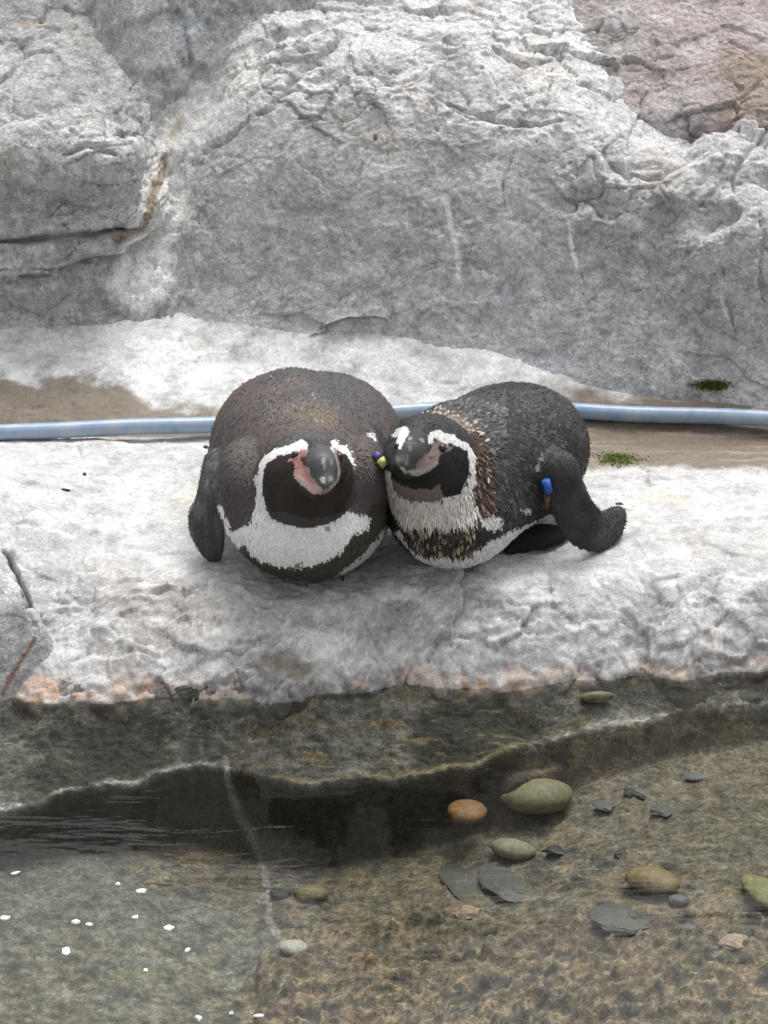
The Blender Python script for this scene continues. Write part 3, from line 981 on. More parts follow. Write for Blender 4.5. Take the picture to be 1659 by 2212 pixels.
for i, (a, b_, w_, h_, rot, col, chip, nm, lab) in enumerate(PEB):
    p = on_bed(a, b_)
    if not chip: p[2] = max(p[2], np.mean([bed_z(p[0] + i_, p[1] + j_) for i_ in (-.015, 0, .015) for j_ in (-.012, 0, .012)]))
    rx = w_ / 1659 / 2
    rz = rx * (.38 if not chip else (.22 if w_ < 80 else .12))
    ry = max(.5 * h_ / 1659, .6 * math.cos(PHI) * rz)
    ry = max((h_ / 1659 / 2 - rz * .45) / math.sin(PHI), rz * .8)
    Vp, Tp = pebble_mesh(nm, (rx, ry, rz), 40 + i, chip, rot)
    Vp[:, 2] -= Vp[:, 2].min()
    ob = link(nm, make_mesh(nm, Vp, Tp, smooth=not chip), plain_mat(nm + "_surface", tuple((v * .75 + sum(col) / 3 * .25) * .68 for v in col), .6, .4, 140), loc=(p[0], p[1], p[2] - rz * (.25 if w_ < 85 or not chip else .8)))
    tag(ob, lab, nm.replace("stone_chip", "stone"))

# white flecks floating on the surface
M_FLECK = plain_mat("white_fleck", (.60, .61, .58), .7, .1, 200)
for i, (a, b_, w_, h_) in enumerate([(13, 1984, 24, 10), (165, 1992, 20, 9), (192, 1999, 15, 8), (293, 1982, 16, 8), (366, 2006, 22, 12), (143, 2055, 30, 10), (305, 1926, 20, 14),
                                     (430, 2200, 20, 8), (314, 2098, 12, 7), (405, 2054, 12, 10), (255, 1911, 12, 7), (560, 2196, 22, 7), (33, 1888, 24, 6), (500, 2190, 10, 6)]):
    p = W(a, b_, z=WZ)
    Vp, Tp = pebble_mesh("fleck", (w_ / 1659 / 2, h_ / 1659 / 2 / .55, .0018), 90 + i, .5, .3 * i)
    ob = link("floating_fleck", make_mesh("floating_fleck", Vp, Tp), M_FLECK, loc=(p[0], p[1], WZ + .0008))
    tag(ob, "small white fleck of down floating on the pool", "fleck", "white flecks floating on the pool")

# ---------------------------------------------------------------- blue water pipe
def tube(pts, rad, nseg=20):
    pts = np.asarray(pts, float)
    T = np.gradient(pts, axis=0); T /= np.linalg.norm(T, axis=1)[:, None]
    A = np.cross(T, [0, 0, 1.0]); A /= np.linalg.norm(A, axis=1)[:, None]
    B = np.cross(A, T)
    th = np.linspace(0, 2 * np.pi, nseg, endpoint=False)
    rad = np.broadcast_to(rad, (len(pts),))
    V = (pts[:, None, :] + rad[:, None, None] * (np.cos(th)[None, :, None] * A[:, None, :] + np.sin(th)[None, :, None] * B[:, None, :])).reshape(-1, 3)
    F = []
    for i in range(len(pts) - 1):
        for j in range(nseg):
            F.append((i * nseg + j, i * nseg + (j + 1) % nseg, (i + 1) * nseg + (j + 1) % nseg, (i + 1) * nseg + j))
    return V, np.array(F)
PR = .0115
PZ = .006
pk = [W(a, b_, z=PZ) for a, b_ in ((-700, 962), (-300, 950), (0, 934), (250, 924), (470, 915), (700, 902), (880, 892), (1100, 884), (1260, 887), (1450, 894), (1659, 904), (2000, 925), (2400, 950))]
pts = catmull(pk, 300)
pts[:, 1] += .0025 * np.sin(pts[:, 0] * 9 + 1) + .001 * np.sin(pts[:, 0] * 31)
pts[:, 2] += .0012 * np.sin(pts[:, 0] * 14)
Vp, Fp = tube(pts, PR)
mp_, nt, b = new_mat("blue_pipe_plastic")
tc = nt.nodes.new("ShaderNodeTexCoord"); n = noise_node(nt, 25, 6, .6, 1.0)
nt.links.new(tc.outputs["Object"], n.inputs["Vector"])
rp = nt.nodes.new("ShaderNodeValToRGB")
rp.color_ramp.elements[0].position = .35; rp.color_ramp.elements[0].color = (.20, .30, .46, 1)
rp.color_ramp.elements[1].position = .62; rp.color_ramp.elements[1].color = (.34, .41, .50, 1)
e_ = rp.color_ramp.elements.new(.74); e_.color = (.40, .40, .36, 1)
nt.links.new(n.outputs["Fac"], rp.inputs[0]); nt.links.new(rp.outputs[0], b.inputs["Base Color"])
b.inputs["Roughness"].default_value = .32
Vp, o_ = recentre(Vp)
tag(link("water_pipe", make_mesh("water_pipe", Vp, Fp), mp_, loc=o_), "long pale blue plastic pipe lying in the gutter behind the penguins", "pipe")

# ---------------------------------------------------------------- moss
M_MOSS = vcol_mat("moss", .95, (200,), (.3,), 0)
bpy.context.view_layer.update()
DG = bpy.context.evaluated_depsgraph_get()
def moss(a0, a1, b0, b1, n, h, label, cols):
    g = np.random.default_rng(int(a0))
    Vs, Fs, Cs = [], [], []
    for i in range(n):
        t = g.normal(0, .33, 2)
        q = W((a0 + a1) / 2 + (a1 - a0) / 2 * t[0], (b0 + b1) / 2 + (b1 - b0) / 2 * t[1], z=.0) - CAM
        hit, p, nn, *_ = SC.ray_cast(DG, Vector(CAM), Vector(q / np.linalg.norm(q)))
        p = np.array(p) - .0008 * np.array(nn)
        d = g.normal(0, 1, 3); d[2] = abs(d[2]) + .5; d *= h * g.uniform(.5, 1.2) / np.linalg.norm(d)
        s_ = np.cross(d, g.normal(0, 1, 3)); s_ *= .0016 / np.linalg.norm(s_)
        k = len(Vs)
        Vs += [p - s_, p + s_, p + d * .6 + s_ * 1.3, p + d]
        Fs.append((k, k + 1, k + 2, k + 3))
        cc_ = np.asarray(cols[g.integers(len(cols))]) * g.uniform(.7, 1.3)
        Cs += [cc_] * 4
    o = link("moss", make_mesh("moss", np.array(Vs), np.array(Fs), np.array(Cs), False), M_MOSS)
    tag(o, label, None, None, "stuff")
moss(1485, 1590, 818, 848, 3000, .003, "dark green moss cushion at the foot of the large boulder", [(.15, .18, .04), (.22, .25, .06), (.10, .12, .03)])
moss(1268, 1400, 972, 1012, 1500, .0025, "thin yellow green moss film beside the gutter", [(.24, .28, .08), (.19, .23, .06), (.30, .33, .13)])

# dark flecks of debris on the ledge
M_DEB = plain_mat("debris", (.06, .05, .045), .9, .3, 120)
for i, (a, b_, w_, h_, rot) in enumerate([(445, 966, 16, 8, 0), (140, 1064, 4, 14, 1.4), (183, 1030, 10, 8, .2), (1338, 1090, 20, 5, -.1)]):
    p = W(a, b_, z=0)
    gz = ground_z(p[0], p[1]); p = W(a, b_, z=gz)
    Vp, Tp = pebble_mesh("debris", (w_ / 1659 / 2, h_ / 1659 / 2 / .5, .0025), 190 + i, .5, rot)
    tag(link("debris_flake", make_mesh("debris_flake", Vp, Tp), M_DEB, loc=(p[0], p[1], ground_z(p[0], p[1]) + .001)),
        "small dark flake of debris lying on the pale ledge", "debris", "dark debris flakes on the ledge")

# ---------------------------------------------------------------- penguins
M_COAT = vcol_mat("penguin_coat", .72, (240, 700), (.22, .22), .5, 600, .0015, spec=.35, dist=.5)
M_FEATHER = vcol_mat("penguin_feather", .7, (500,), (.15,), 0, spec=.3)
m, nt, b = new_mat("bird_eye"); b.inputs["Base Color"].default_value = (.02, .012, .01, 1); b.inputs["Roughness"].default_value = .12
M_EYE = m
M_BILL = vcol_mat("penguin_bill", .55, (300,), (.25,), .3, 500, .0012, spec=.5, dist=.8)
def C1(*p): return [(384 + a * .2976, 757 + b_ * .2976) for a, b_ in p]      # notes taken on enlarged details
def C2(*p): return [(768 + a * .3637, 790 + b_ * .3637) for a, b_ in p]
def H1(*p): return [(537.6 + a * .14881, 921.6 + b_ * .14881) for a, b_ in p]
def H2(*p): return [(822.9 + a * .14881, 877.8 + b_ * .14881) for a, b_ in p]
def unit(v):
    v = np.asarray(v, float); return v / np.linalg.norm(v)
def rotz(a):
    c_, s_ = math.cos(a), math.sin(a); return np.array([[c_, -s_, 0], [s_, c_, 0], [0, 0, 1.0]])
def frame(t, wdir):
    t = unit(t); w_ = np.asarray(wdir, float); w_ = unit(w_ - t * (w_ @ t)); return np.stack([t, w_, np.cross(t, w_)], 1)

class Prim:
    def __init__(s, kind, part, k, **a): s.kind, s.part, s.k, s.a = kind, part, k, a
    def bounds(s):
        if s.kind == 'ell':
            r = np.full(3, max(s.a['r'])); return s.a['c'] - r, s.a['c'] + r
        r = max(s.a['ra'], s.a['rb']); return np.minimum(s.a['p'], s.a['q']) - r, np.maximum(s.a['p'], s.a['q']) + r
    def sdf(s, P):
        if s.kind == 'ell': return ell_sdf(P, s.a['c'], s.a['r'], s.a.get('R'))
        p, q = s.a['p'], s.a['q']; d = q - p
        t = np.clip(((P - p) @ d) / (d @ d), 0, 1)
        return np.linalg.norm(P - p - t[..., None] * d, axis=-1) - (s.a['ra'] * (1 - t) + s.a['rb'] * t)
def E(part, k, c, r, R=None): return Prim('ell', part, k, c=np.asarray(c, float), r=r, R=R)
def CAP(part, k, p, q, ra, rb): return Prim('cap', part, k, p=np.asarray(p, float), q=np.asarray(q, float), ra=ra, rb=rb)
def ribbon(part, nodes, n, thick):
    """flat tapering blade: nodes are (centre, half width, width direction)"""
    C_ = catmull([q[0] for q in nodes], n); Hw = catmull([[q[1], 0, 0] for q in nodes], n)[:, 0]; Wd = catmull([q[2] for q in nodes], n)
    T = np.gradient(C_, axis=0)
    step = np.linalg.norm(T, axis=1).mean()
    return [E(part, .006, C_[i], (step * 1.7, Hw[i], thick * (.75 + .25 * math.cos(3.1 * i / n))), frame(T[i], Wd[i])) for i in range(n)]

def bird_mesh(prims, lo, hi, h=.0023):
    lo = np.asarray(lo, float); hi = np.asarray(hi, float)
    ax = [np.arange(lo[i], hi[i] + h, h, dtype=np.float64) for i in range(3)]
    f = np.full([len(a) for a in ax], .1)
    for p in prims:
        a, b_ = p.bounds(); mg = .03
        sl = tuple(slice(max(0, int((a[i] - mg - lo[i]) / h)), max(0, min(len(ax[i]), int((b_[i] + mg - lo[i]) / h) + 1))) for i in range(3))
        G = np.stack(np.meshgrid(*[ax[i][sl[i]] for i in range(3)], indexing='ij'), -1)
        if G.size: f[sl] = smin(f[sl], p.sdf(G), p.k)
    V, F = surface_nets(f, lo, h)
    for it in range(2):
        A = np.zeros_like(V); cnt = np.zeros(len(V))
        for i in range(4):
            for a in range(3): A[:, a] += np.bincount(F[:, i], V[F[:, (i + 1) % 4], a], len(V))
            cnt += np.bincount(F[:, i], minlength=len(V))
        V = .4 * V + .6 * A / np.maximum(cnt, 1)[:, None]
    parts = sorted({p.part for p in prims})
    D = np.full((len(parts), len(V)), 9.0)
    for p in prims: D[parts.index(p.part)] = np.minimum(D[parts.index(p.part)], p.sdf(V))
    return V, F, np.array(parts)[D.argmin(0)]

def paint(col, V, N, px, py, sel, layers, jit=1.8):
    jx = jit * (pn(V, 90, 501) + .7 * pn(V, 260, 503)); jy = jit * (pn(V, 90, 502) + .7 * pn(V, 260, 504))
    for poly, c_, a in layers:
        m_ = sel & in_poly(px + jx, py + jy, poly)
        col[m_] = col[m_] * (1 - a) + np.asarray(c_) * a
    return col

def feathers(V, N, col, pick, n, flow, ln, wd, lift, seed, vary=.25, tint=None):
    """overlapping small feathers rooted on the coat"""
    g = np.random.default_rng(seed)
    ids = np.flatnonzero(pick)
    if not len(ids): return np.zeros((0, 3)), np.zeros((0, 4), int), np.zeros((0, 3))
    ids = g.choice(ids, n)
    P, Nn = V[ids] + g.normal(0, .0008, (n, 3)), N[ids]
    fl = flow(P) + g.normal(0, .22, (n, 3))
    T = fl - Nn * (fl * Nn).sum(1)[:, None]; T /= np.linalg.norm(T, axis=1)[:, None] + 1e-9
    B = np.cross(Nn, T)
    L = (ln * g.uniform(.7, 1.3, n))[:, None]; Wd = (wd * g.uniform(.7, 1.3, n))[:, None]; Lf = (lift * g.uniform(.3, 1.6, n))[:, None]
    a = P - Nn * .0008
    b1 = P + T * L * .5 + B * Wd * .5 + Nn * Lf * .35
    c1 = P + T * L + Nn * Lf
    d1 = P + T * L * .5 - B * Wd * .5 + Nn * Lf * .35
    Vv = np.stack([a, b1, c1, d1], 1).reshape(-1, 3)
    cc = col[ids].copy() if tint is None else np.asarray(tint)[g.integers(len(tint), size=n)]
    cc = np.clip(cc * g.uniform(1 - vary, 1 + vary, (n, 1)), 0, .9)
    cc = np.repeat(cc[:, None, :], 4, 1)
    cc[:, 2] = np.clip(cc[:, 2] * 1.12, 0, .9); cc[:, 0] *= .8
    return Vv, np.arange(4 * n).reshape(-1, 4), cc.reshape(-1, 3)

def join(parts_):
    V, F, C_ = [], [], []; k = 0
    for v, f, c_ in parts_:
        V.append(v); F.append(f + k); C_.append(c_); k += len(v)
    return np.concatenate(V), np.concatenate(F), np.concatenate(C_)

def sphere(c_, r, name, mat, parent, squash=(1, 1, 1)):
    V, T = pebble_mesh(name, (1, 1, 1), 1)
    V /= np.linalg.norm(V, axis=1)[:, None]
    return link(name, make_mesh(name, V * r * np.asarray(squash) + np.asarray(c_), T), mat, parent)

def band(parent, p, axis, rw, rt, ln, wdir, col, name):
    """closed ring round a flipper"""
    R = frame(axis, wdir); n = 24
    th = np.linspace(0, 2 * np.pi, n, endpoint=False)
    V = []
    for s_, k in ((-.5, .04), (-.5, 1.0), (.5, 1.0), (.5, .04)):
        for t in th: V.append(p + R @ np.array([s_ * ln, rw * k * math.cos(t), rt * k * math.sin(t)]))
    F = [(a * n + j, a * n + (j + 1) % n, ((a + 1) % 4) * n + (j + 1) % n, ((a + 1) % 4) * n + j) for a in range(4) for j in range(n)]
    return link(name, make_mesh(name, np.array(V), np.array(F)), plain_mat(name, col, .4, .1), parent)

def finish_bird(name, V, F, col, feath, origin, label, bill):
    root = link(name, None); root.location = origin
    tag(root, label, "penguin", "two penguins resting on the ledge")
    me = make_mesh("body", V - origin, F, col)
    link("body", me, M_COAT, root)
    me.materials.append(M_BILL)
    me.polygons.foreach_set("material_index", bill[F].all(1).astype(np.int32))
    fv, ff, fc = join(feath)
    fo = link("feathers", make_mesh("feathers", fv - origin, ff, fc, False), M_FEATHER, root)
    fo["kind"] = "stuff"
    return root

vw = -FW   # direction from the birds towards the viewer
# ------- the smooth brown bird
hc = W(*H1((830, 800))[0], y=-.055)
prims = [
    E('body', .03, (-.106, .145, .086), (.121, .165, .086)),
    E('body', .03, (-.072, .175, .092), (.094, .125, .080)),
    E('body', .03, (-.128, .11, .095), (.088, .13, .086)),
    E('body', .03, (-.150, .165, .096), (.074, .11, .084)),
    E('body', .03, (-.118, .16, .113), (.050, .09, .080)),
    E('body', .03, (-.100, .005, .079), (.106, .118, .080)),
    CAP('body', .03, (-.085, .28, .045), (-.055, .42, .018), .05, .012),       # tail
    CAP('body', .03, (-.1005, -.03, .14), (-.101, .08, .105), .066, .092),     # thick retracted neck
    E('body', .018, W(*C1((450, 990))[0], y=.005), (.032, .058, .060)),
    E('body', .011, W(*C1((1350, 960))[0], y=.0), (.032, .060, .060)),
    E('head', .014, hc, (.0585, .060, .060)),
]
# bill: upper and lower mandible
bt = W(*H1((1120, 850))[0], y=-.150); bb = W(*H1((1010, 330))[0], y=-.098)
bl = W(*H1((1010, 960))[0], y=-.138)
prims += [CAP('head', .012, W(*H1((1010, 420))[0], y=-.07), bb * .5 + bt * .5, .026, .0185),
          CAP('head', .010, bb * .5 + bt * .5, bt, .0175, .0105),
          E('head', .008, bt + np.array([0, .004, -.004]), (.0105, .009, .013)),
          CAP('head', .008, W(*H1((820, 720))[0], y=-.085), bl, .022, .0105),
          CAP('head', .008, W(*H1((1230, 600))[0], y=-.085), bl + np.array([.008, .006, .004]), .017, .009)]
sh_ = W(*C1((280, 790))[0], y=.075); el_ = W(*C1((240, 1010))[0], y=.035); w2 = W(*C1((225, 1180))[0], y=.015); w3 = W(*C1((235, 1340))[0], y=.006); tp_ = W(*C1((262, 1480))[0], y=.012)
wd = unit((.80, -.52, .12)); wd2_ = unit((.95, -.25, .15))
prims += ribbon('flipper', [(sh_, .019, wd), (el_, .019, wd), (w2, .019, wd2_), (w3, .021, wd2_), (tp_, .009, wd2_)], 15, .008)
wd2 = unit((.55, .75, .2))
# the trailing edge folded behind the blade
prims += ribbon('flipper', [(W(*C1((160, 1160))[0], y=.045), .014, wd2), (W(*C1((165, 1290))[0], y=.03), .018, wd2), (W(*C1((210, 1430))[0], y=.02), .010, wd2)], 7, .006)
sr = W(*C1((1430, 650))[0], y=.085); er = W(*C1((1475, 850))[0], y=.05); tr_ = W(*C1((1500, 1250))[0], y=.03)
prims += ribbon('flipper', [(sr, .02, (0, 1, 0)), (er, .026, (0, 1, 0)), (W(*C1((1510, 1050))[0], y=.04), .027, (0, 1, 0)), (tr_, .014, (0, 1, 0))], 12, .008)
V, F, part = bird_mesh(prims, (-.26, -.18, -.015), (.04, .45, .26))
N = vnormals(V, F); px, py = project(V)
facing = N @ vw
b1 = fbm(V, 14, 4, 511); b2 = fbm(V, 120, 2, 512)
col = np.tile(np.array([.094, .080, .077]), (len(V), 1))
col = mixc(col, (.078, .076, .080), sstep(.12, .19, V[:, 2] + .02 * b1) * sstep(.05, .12, V[:, 1]))
col = mixc(col, (.125, .098, .088), .7 * sstep(.0, .35, b1))
col = mixc(col, (.15, .12, .090), .6 * in_poly(px + 5 * b2, py + 5 * b2, C1((820, 420), (1100, 400), (1170, 480), (1150, 590), (1050, 560), (960, 500), (760, 520), (700, 470))) * (V[:, 1] > .0))
col = mixc(col, (.13, .115, .105), .5 * in_poly(px + 6 * b2, py + 6 * b2, C1((660, 360), (1090, 350), (1080, 410), (800, 430), (660, 560), (600, 520))) * (V[:, 1] > .0))
WHT = (.88, .88, .87)
fb = (facing > -.25) & (V[:, 1] < .10) & (part != 'flipper')
col[(V[:, 2] < .03) & (part == 'body') & (N[:, 2] < -.2) & (V[:, 1] > .02)] = (.7, .7, .69)
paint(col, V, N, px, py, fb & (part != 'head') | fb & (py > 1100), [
    (C1((1290, 1300), (1420, 1100), (1480, 1080), (1600, 1230), (1560, 1420), (1420, 1560), (1200, 1690), (950, 1740), (700, 1720), (520, 1600), (470, 1440), (520, 1480), (700, 1560), (850, 1590), (1050, 1560), (1180, 1480), (1270, 1340)), (.055, .048, .042), 1),
    (C1((1130, 1650), (1350, 1470), (1460, 1330), (1510, 1270), (1640, 1330), (1560, 1500), (1400, 1650), (1200, 1760)), (.50, .49, .45), 1),
    (C1((560, 900), (580, 1080), (560, 1140), (540, 1230), (450, 1290), (390, 1310), (330, 1390), (360, 1440), (440, 1420), (490, 1400), (530, 1480), (600, 1530), (760, 1570), (870, 1585), (1000, 1560), (1130, 1500), (1200, 1440), (1280, 1330), (1370, 1300), (1400, 1200), (1330, 1190), (1250, 1180), (1255, 1050), (900, 1000)), WHT, 1),
    (C1((1060, 1280), (1100, 1270), (1095, 1320), (1065, 1310)), (.25, .24, .22), .8),
    (C1((1030, 1240), (1060, 1235), (1055, 1265), (1035, 1265)), (.3, .29, .27), .8),
    (C1((680, 1200), (710, 1190), (715, 1225), (690, 1235)), (.12, .11, .1), .8),
    (C1((560, 1250), (585, 1245), (580, 1275), (562, 1275)), (.3, .3, .28), .7),
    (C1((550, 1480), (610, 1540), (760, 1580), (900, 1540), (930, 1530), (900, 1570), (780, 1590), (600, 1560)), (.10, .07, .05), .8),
])
hs_ = fb & (V[:, 1] < .02)
hd = part == 'head'
col[hd] = (.060, .058, .058)
col = mixc(col, (.095, .098, .098), .8 * (hd & in_poly(px, py, H1((400, 260), (640, 130), (760, 90), (1150, 80), (1180, 180), (850, 190), (700, 200), (560, 290))) & (facing > -.2)))
paint(col, V, N, px, py, hs_, [
    (H1((200, 1000), (190, 800), (215, 620), (300, 500), (430, 410), (600, 390), (800, 300), (1180, 290), (1400, 360), (1480, 540), (1515, 780), (1480, 1000), (1380, 1200), (1250, 1290), (900, 1345), (650, 1290), (520, 1240), (320, 1240), (240, 1100)), (.030, .022, .019), 1),
    (H1((90, 1300), (120, 800), (155, 540), (220, 440), (390, 310), (560, 290), (690, 230), (760, 185), (850, 220), (870, 340), (800, 430), (750, 340), (620, 390), (420, 415), (400, 455), (270, 520), (220, 620), (195, 800), (205, 1000), (260, 1200), (310, 1300)), (.86, .86, .85), 1),
    (H1((1170, 250), (1240, 170), (1310, 270), (1410, 280), (1450, 350), (1520, 480), (1530, 620), (1470, 500), (1400, 390), (1350, 390), (1290, 330), (1280, 420), (1190, 340)), (.84, .84, .82), 1),
], 1.6)
paint(col, V, N, px, py, hs_, [
    (H1((1230, 300), (1290, 350), (1310, 560), (1340, 660), (1300, 800), (1180, 930), (1080, 1000), (1060, 930), (1180, 850), (1270, 740), (1270, 600), (1240, 420)), (.30, .235, .23), 1),
    (H1((860, 190), (1175, 180), (1190, 330), (1260, 450), (1290, 620), (1280, 760), (1230, 850), (1100, 910), (980, 850), (880, 700), (860, 560), (760, 470), (860, 360)), (.060, .062, .064), 1),
    (H1((760, 330), (850, 340), (830, 420), (750, 450), (790, 560), (870, 600), (900, 720), (960, 780), (1000, 850), (1070, 890), (1060, 985), (940, 975), (880, 935), (760, 855), (660, 745), (640, 650), (690, 600), (640, 500), (540, 500), (640, 440), (690, 430), (710, 370)), (.52, .27, .25), 1),
    (H1((650, 670), (720, 690), (860, 800), (1000, 860), (1070, 890), (1060, 985), (940, 975), (880, 935), (760, 855), (670, 750)), (.52, .38, .34), 1),
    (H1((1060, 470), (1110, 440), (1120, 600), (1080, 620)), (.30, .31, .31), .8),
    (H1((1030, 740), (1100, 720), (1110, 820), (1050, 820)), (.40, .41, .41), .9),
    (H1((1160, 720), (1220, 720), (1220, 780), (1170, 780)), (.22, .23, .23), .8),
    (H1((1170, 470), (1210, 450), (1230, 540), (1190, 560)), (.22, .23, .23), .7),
    (H1((600, 400), (700, 350), (690, 420), (640, 440)), (.03, .022, .03), 1),
], .8)
fl = part == 'flipper'
col[fl] = (.068, .068, .070)
lead = fl & in_poly(px, py, C1((120, 1120), (200, 1060), (190, 1300), (160, 1400)))
col = mixc(col, (.15, .15, .15), .8 * fl * sstep(.05, .45, pn(V * np.array([1.3, .5, .12]), 90, 520)))  # highlights along the flipper, painted as pale streaks
col = mixc(col, (.65, .65, .64), 1.0 * (fl & (px > 600) & in_poly(px, py, C1((1370, 600), (1430, 600), (1440, 660), (1410, 780), (1380, 720)))))
paint(col, V, N, px, py, (V[:, 1] < .14), [(C1((280, 1120), (320, 1130), (390, 1290), (420, 1330), (430, 1420), (340, 1440), (340, 1250)), WHT, 1)], 1)
def flow1(P):
    f = np.tile(np.array([.05, .75, -.25]), (len(P), 1)); fr_ = sstep(.03, -.06, P[:, 1])[:, None]
    return f * (1 - fr_) + np.array([0, .1, -1.0]) * fr_
plain = (part == 'body') | ((part == 'head') & (col.mean(1) < .05) & (V[:, 1] > -.105))
fe = [feathers(V, N, col, part == 'flipper', 7000, lambda P: np.tile(np.array([0, -.1, -1.0]), (len(P), 1)), .0035, .0014, .0003, 26, .16),
      feathers(V, N, col, part == 'body', 30000, flow1, .0065, .0026, .0004, 21, .14),
      feathers(V, N, col, (part == 'head') & (V[:, 1] > -.10), 4500, flow1, .0028, .0014, .0003, 22, .12),
      feathers(V, N, col, (part == 'body') & in_poly(px, py, C1((700, 380), (1150, 380), (1180, 560), (800, 540))) & (V[:, 1] > 0), 150, flow1, .013, .0032, .002, 23, .3, [(.17, .135, .10), (.13, .105, .085), (.22, .18, .13)]),
      feathers(V, N, col, (part == 'body') & in_poly(px, py, C1((620, 200), (900, 200), (900, 320), (640, 330))) & (V[:, 1] > 0), 26, flow1, .007, .004, .002, 24, .3, [(.20, .20, .20)]),
      feathers(V, N, col, (part == 'body') & in_poly(px, py, C1((600, 330), (1100, 330), (1000, 420), (640, 560))) & (V[:, 1] > 0), 240, flow1, .010, .0025, .002, 25, .3, [(.17, .15, .14), (.12, .11, .10)])]
org = np.array([-.10, .12, 0.0])
V1c = V
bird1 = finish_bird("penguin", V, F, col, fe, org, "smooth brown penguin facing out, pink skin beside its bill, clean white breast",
    (part == 'head') & hs_ & (V[:, 1] < -.09) & (in_poly(px, py, H1((860, 190), (1175, 180), (1310, 450), (1340, 700), (1280, 830), (1080, 1000), (930, 980), (660, 750), (690, 600), (760, 470), (860, 360)))))
ey = W(*H1((648, 392))[0], y=-.098)
def surf_at(q, Vv, mask):
    i = np.flatnonzero(mask)
    ppx, ppy = project(Vv[i]); d = (ppx - q[0]) ** 2 + (ppy - q[1]) ** 2
    near = i[d < 25]
    dep = (Vv[near] - CAM) @ FW
    return Vv[near[dep.argmin()]]
for q in (H1((650, 392))[0], H1((1335, 430))[0]):
    p = surf_at(q, V, part == 'head')
    sphere(p - org - vw * .0015, .0056, "eye", M_EYE, bird1)
bp_ = W(*C1((1492, 812))[0], y=-.030); bq_ = W(*C1((1452, 770))[0], y=-.022)
band(bird1, bp_ - org, (.5, -.4, -.5), .008, .0065, .011, (0, 1, 0), (.55, .56, .18), "flipper_band")
band(bird1, bq_ - org, (.5, -.4, -.5), .0078, .0062, .010, (0, 1, 0), (.07, .06, .22), "flipper_band")
# toe that shows at the belly
tq = W(*C1((1180, 1640))[0], z=.004)
Vt, Ft = tube(catmull([tq + np.array([-.01, .05, .012]), tq + np.array([0, .01, .008]), tq + np.array([.003, -.012, .001])], 8), np.linspace(.007, .002, 8), 10)
link("toe", make_mesh("toe", Vt - org, Ft), plain_mat("toe_skin", (.07, .05, .045), .6), bird1)

# ------- the moulting charcoal bird
bk = unit((.45, .89, 0)); Rb = np.stack([np.array([.89, -.45, 0]), bk, np.array([0, 0, 1.0])], 1)
hc = W(*H2((690, 760))[0], y=-.012)
prims = [
    E('body', .03, (.148, .135, .086), (.104, .150, .086), Rb),
    E('body', .03, (.175, .150, .088), (.090, .115, .078), Rb),
    E('body', .03, (.115, .08, .092), (.085, .10, .080), Rb),
    E('body', .03, (.090, .030, .075), (.088, .105, .0745)),
    CAP('body', .03, (.20, .25, .045), (.26, .37, .018), .05, .012),
    CAP('body', .03, (.062, -.005, .14), (.10, .07, .11), .062, .085),
    E('head', .014, hc, (.0555, .058, .0585)),
]
bt = W(*H2((290, 850))[0], y=-.105); bb = W(*H2((470, 520))[0], y=-.060)
bl = W(*H2((360, 940))[0], y=-.094)
prims += [CAP('head', .012, W(*H2((560, 480))[0], y=-.03), bb * .5 + bt * .5, .028, .0195),
          CAP('head', .010, bb * .5 + bt * .5, bt, .0185, .0105),
          E('head', .008, bt + np.array([0, .004, -.004]), (.0105, .009, .012)),
          CAP('head', .008, W(*H2((720, 760))[0], y=-.045), bl, .022, .0105),
          CAP('head', .008, W(*H2((230, 700))[0], y=-.045), bl + np.array([-.005, .004, .004]), .016, .009)]
fl_nodes = [((1215, 600), .045, 78), ((1232, 700), .036, 112), ((1285, 840), .022, 124), ((1350, 950), .020, 128), ((1432, 985), .036, 122), ((1510, 945), .062, 92), ((1560, 880), .082, 44)]
pts_ = [C2(q[0])[0] for q in fl_nodes]
nodes = []
for i, q in enumerate(fl_nodes):
    a = np.asarray(pts_[max(i - 1, 0)]); b_ = np.asarray(pts_[min(i + 1, len(pts_) - 1)])
    t = unit(b_ - a)
    wv = np.array([1.0, 0, 0]) * -t[1] + UP * -t[0]      # across the blade
    nodes.append((W(*pts_[i], y=q[1]), q[2] * .3637 / 1659, wv))
prims += ribbon('flipper', nodes, 22, .0062)
prims += [CAP('flipper', .02, (.205, .09, .10), nodes[0][0], .02, .017)]
V, F, part = bird_mesh(prims, (-.02, -.14, -.015), (.36, .40, .26))
N = vnormals(V, F); px, py = project(V); facing = N @ vw
b1 = fbm(V, 16, 4, 531); b2 = fbm(V, 120, 2, 532)
col = np.tile(np.array([.028, .0275, .029]), (len(V), 1))
col = mixc(col, (.050, .050, .052), .6 * sstep(0, .4, b1)); col = mixc(col, (.016, .016, .018), .6 * sstep(.0, .4, -b1))
scl = sstep(.25, .5, np.abs(fbm(V, 85, 2, 533)) + .25 * in_poly(px, py, C2((520, 150), (900, 160), (860, 420), (800, 520), (640, 330))))
col = mixc(col, (.11, .11, .11), .55 * scl)
col[(V[:, 2] < .03) & (part == 'body') & (N[:, 2] < -.2)] = (.68, .68, .67)
fb = (facing > -.3) & (part != 'flipper') & (V[:, 1] < .12)
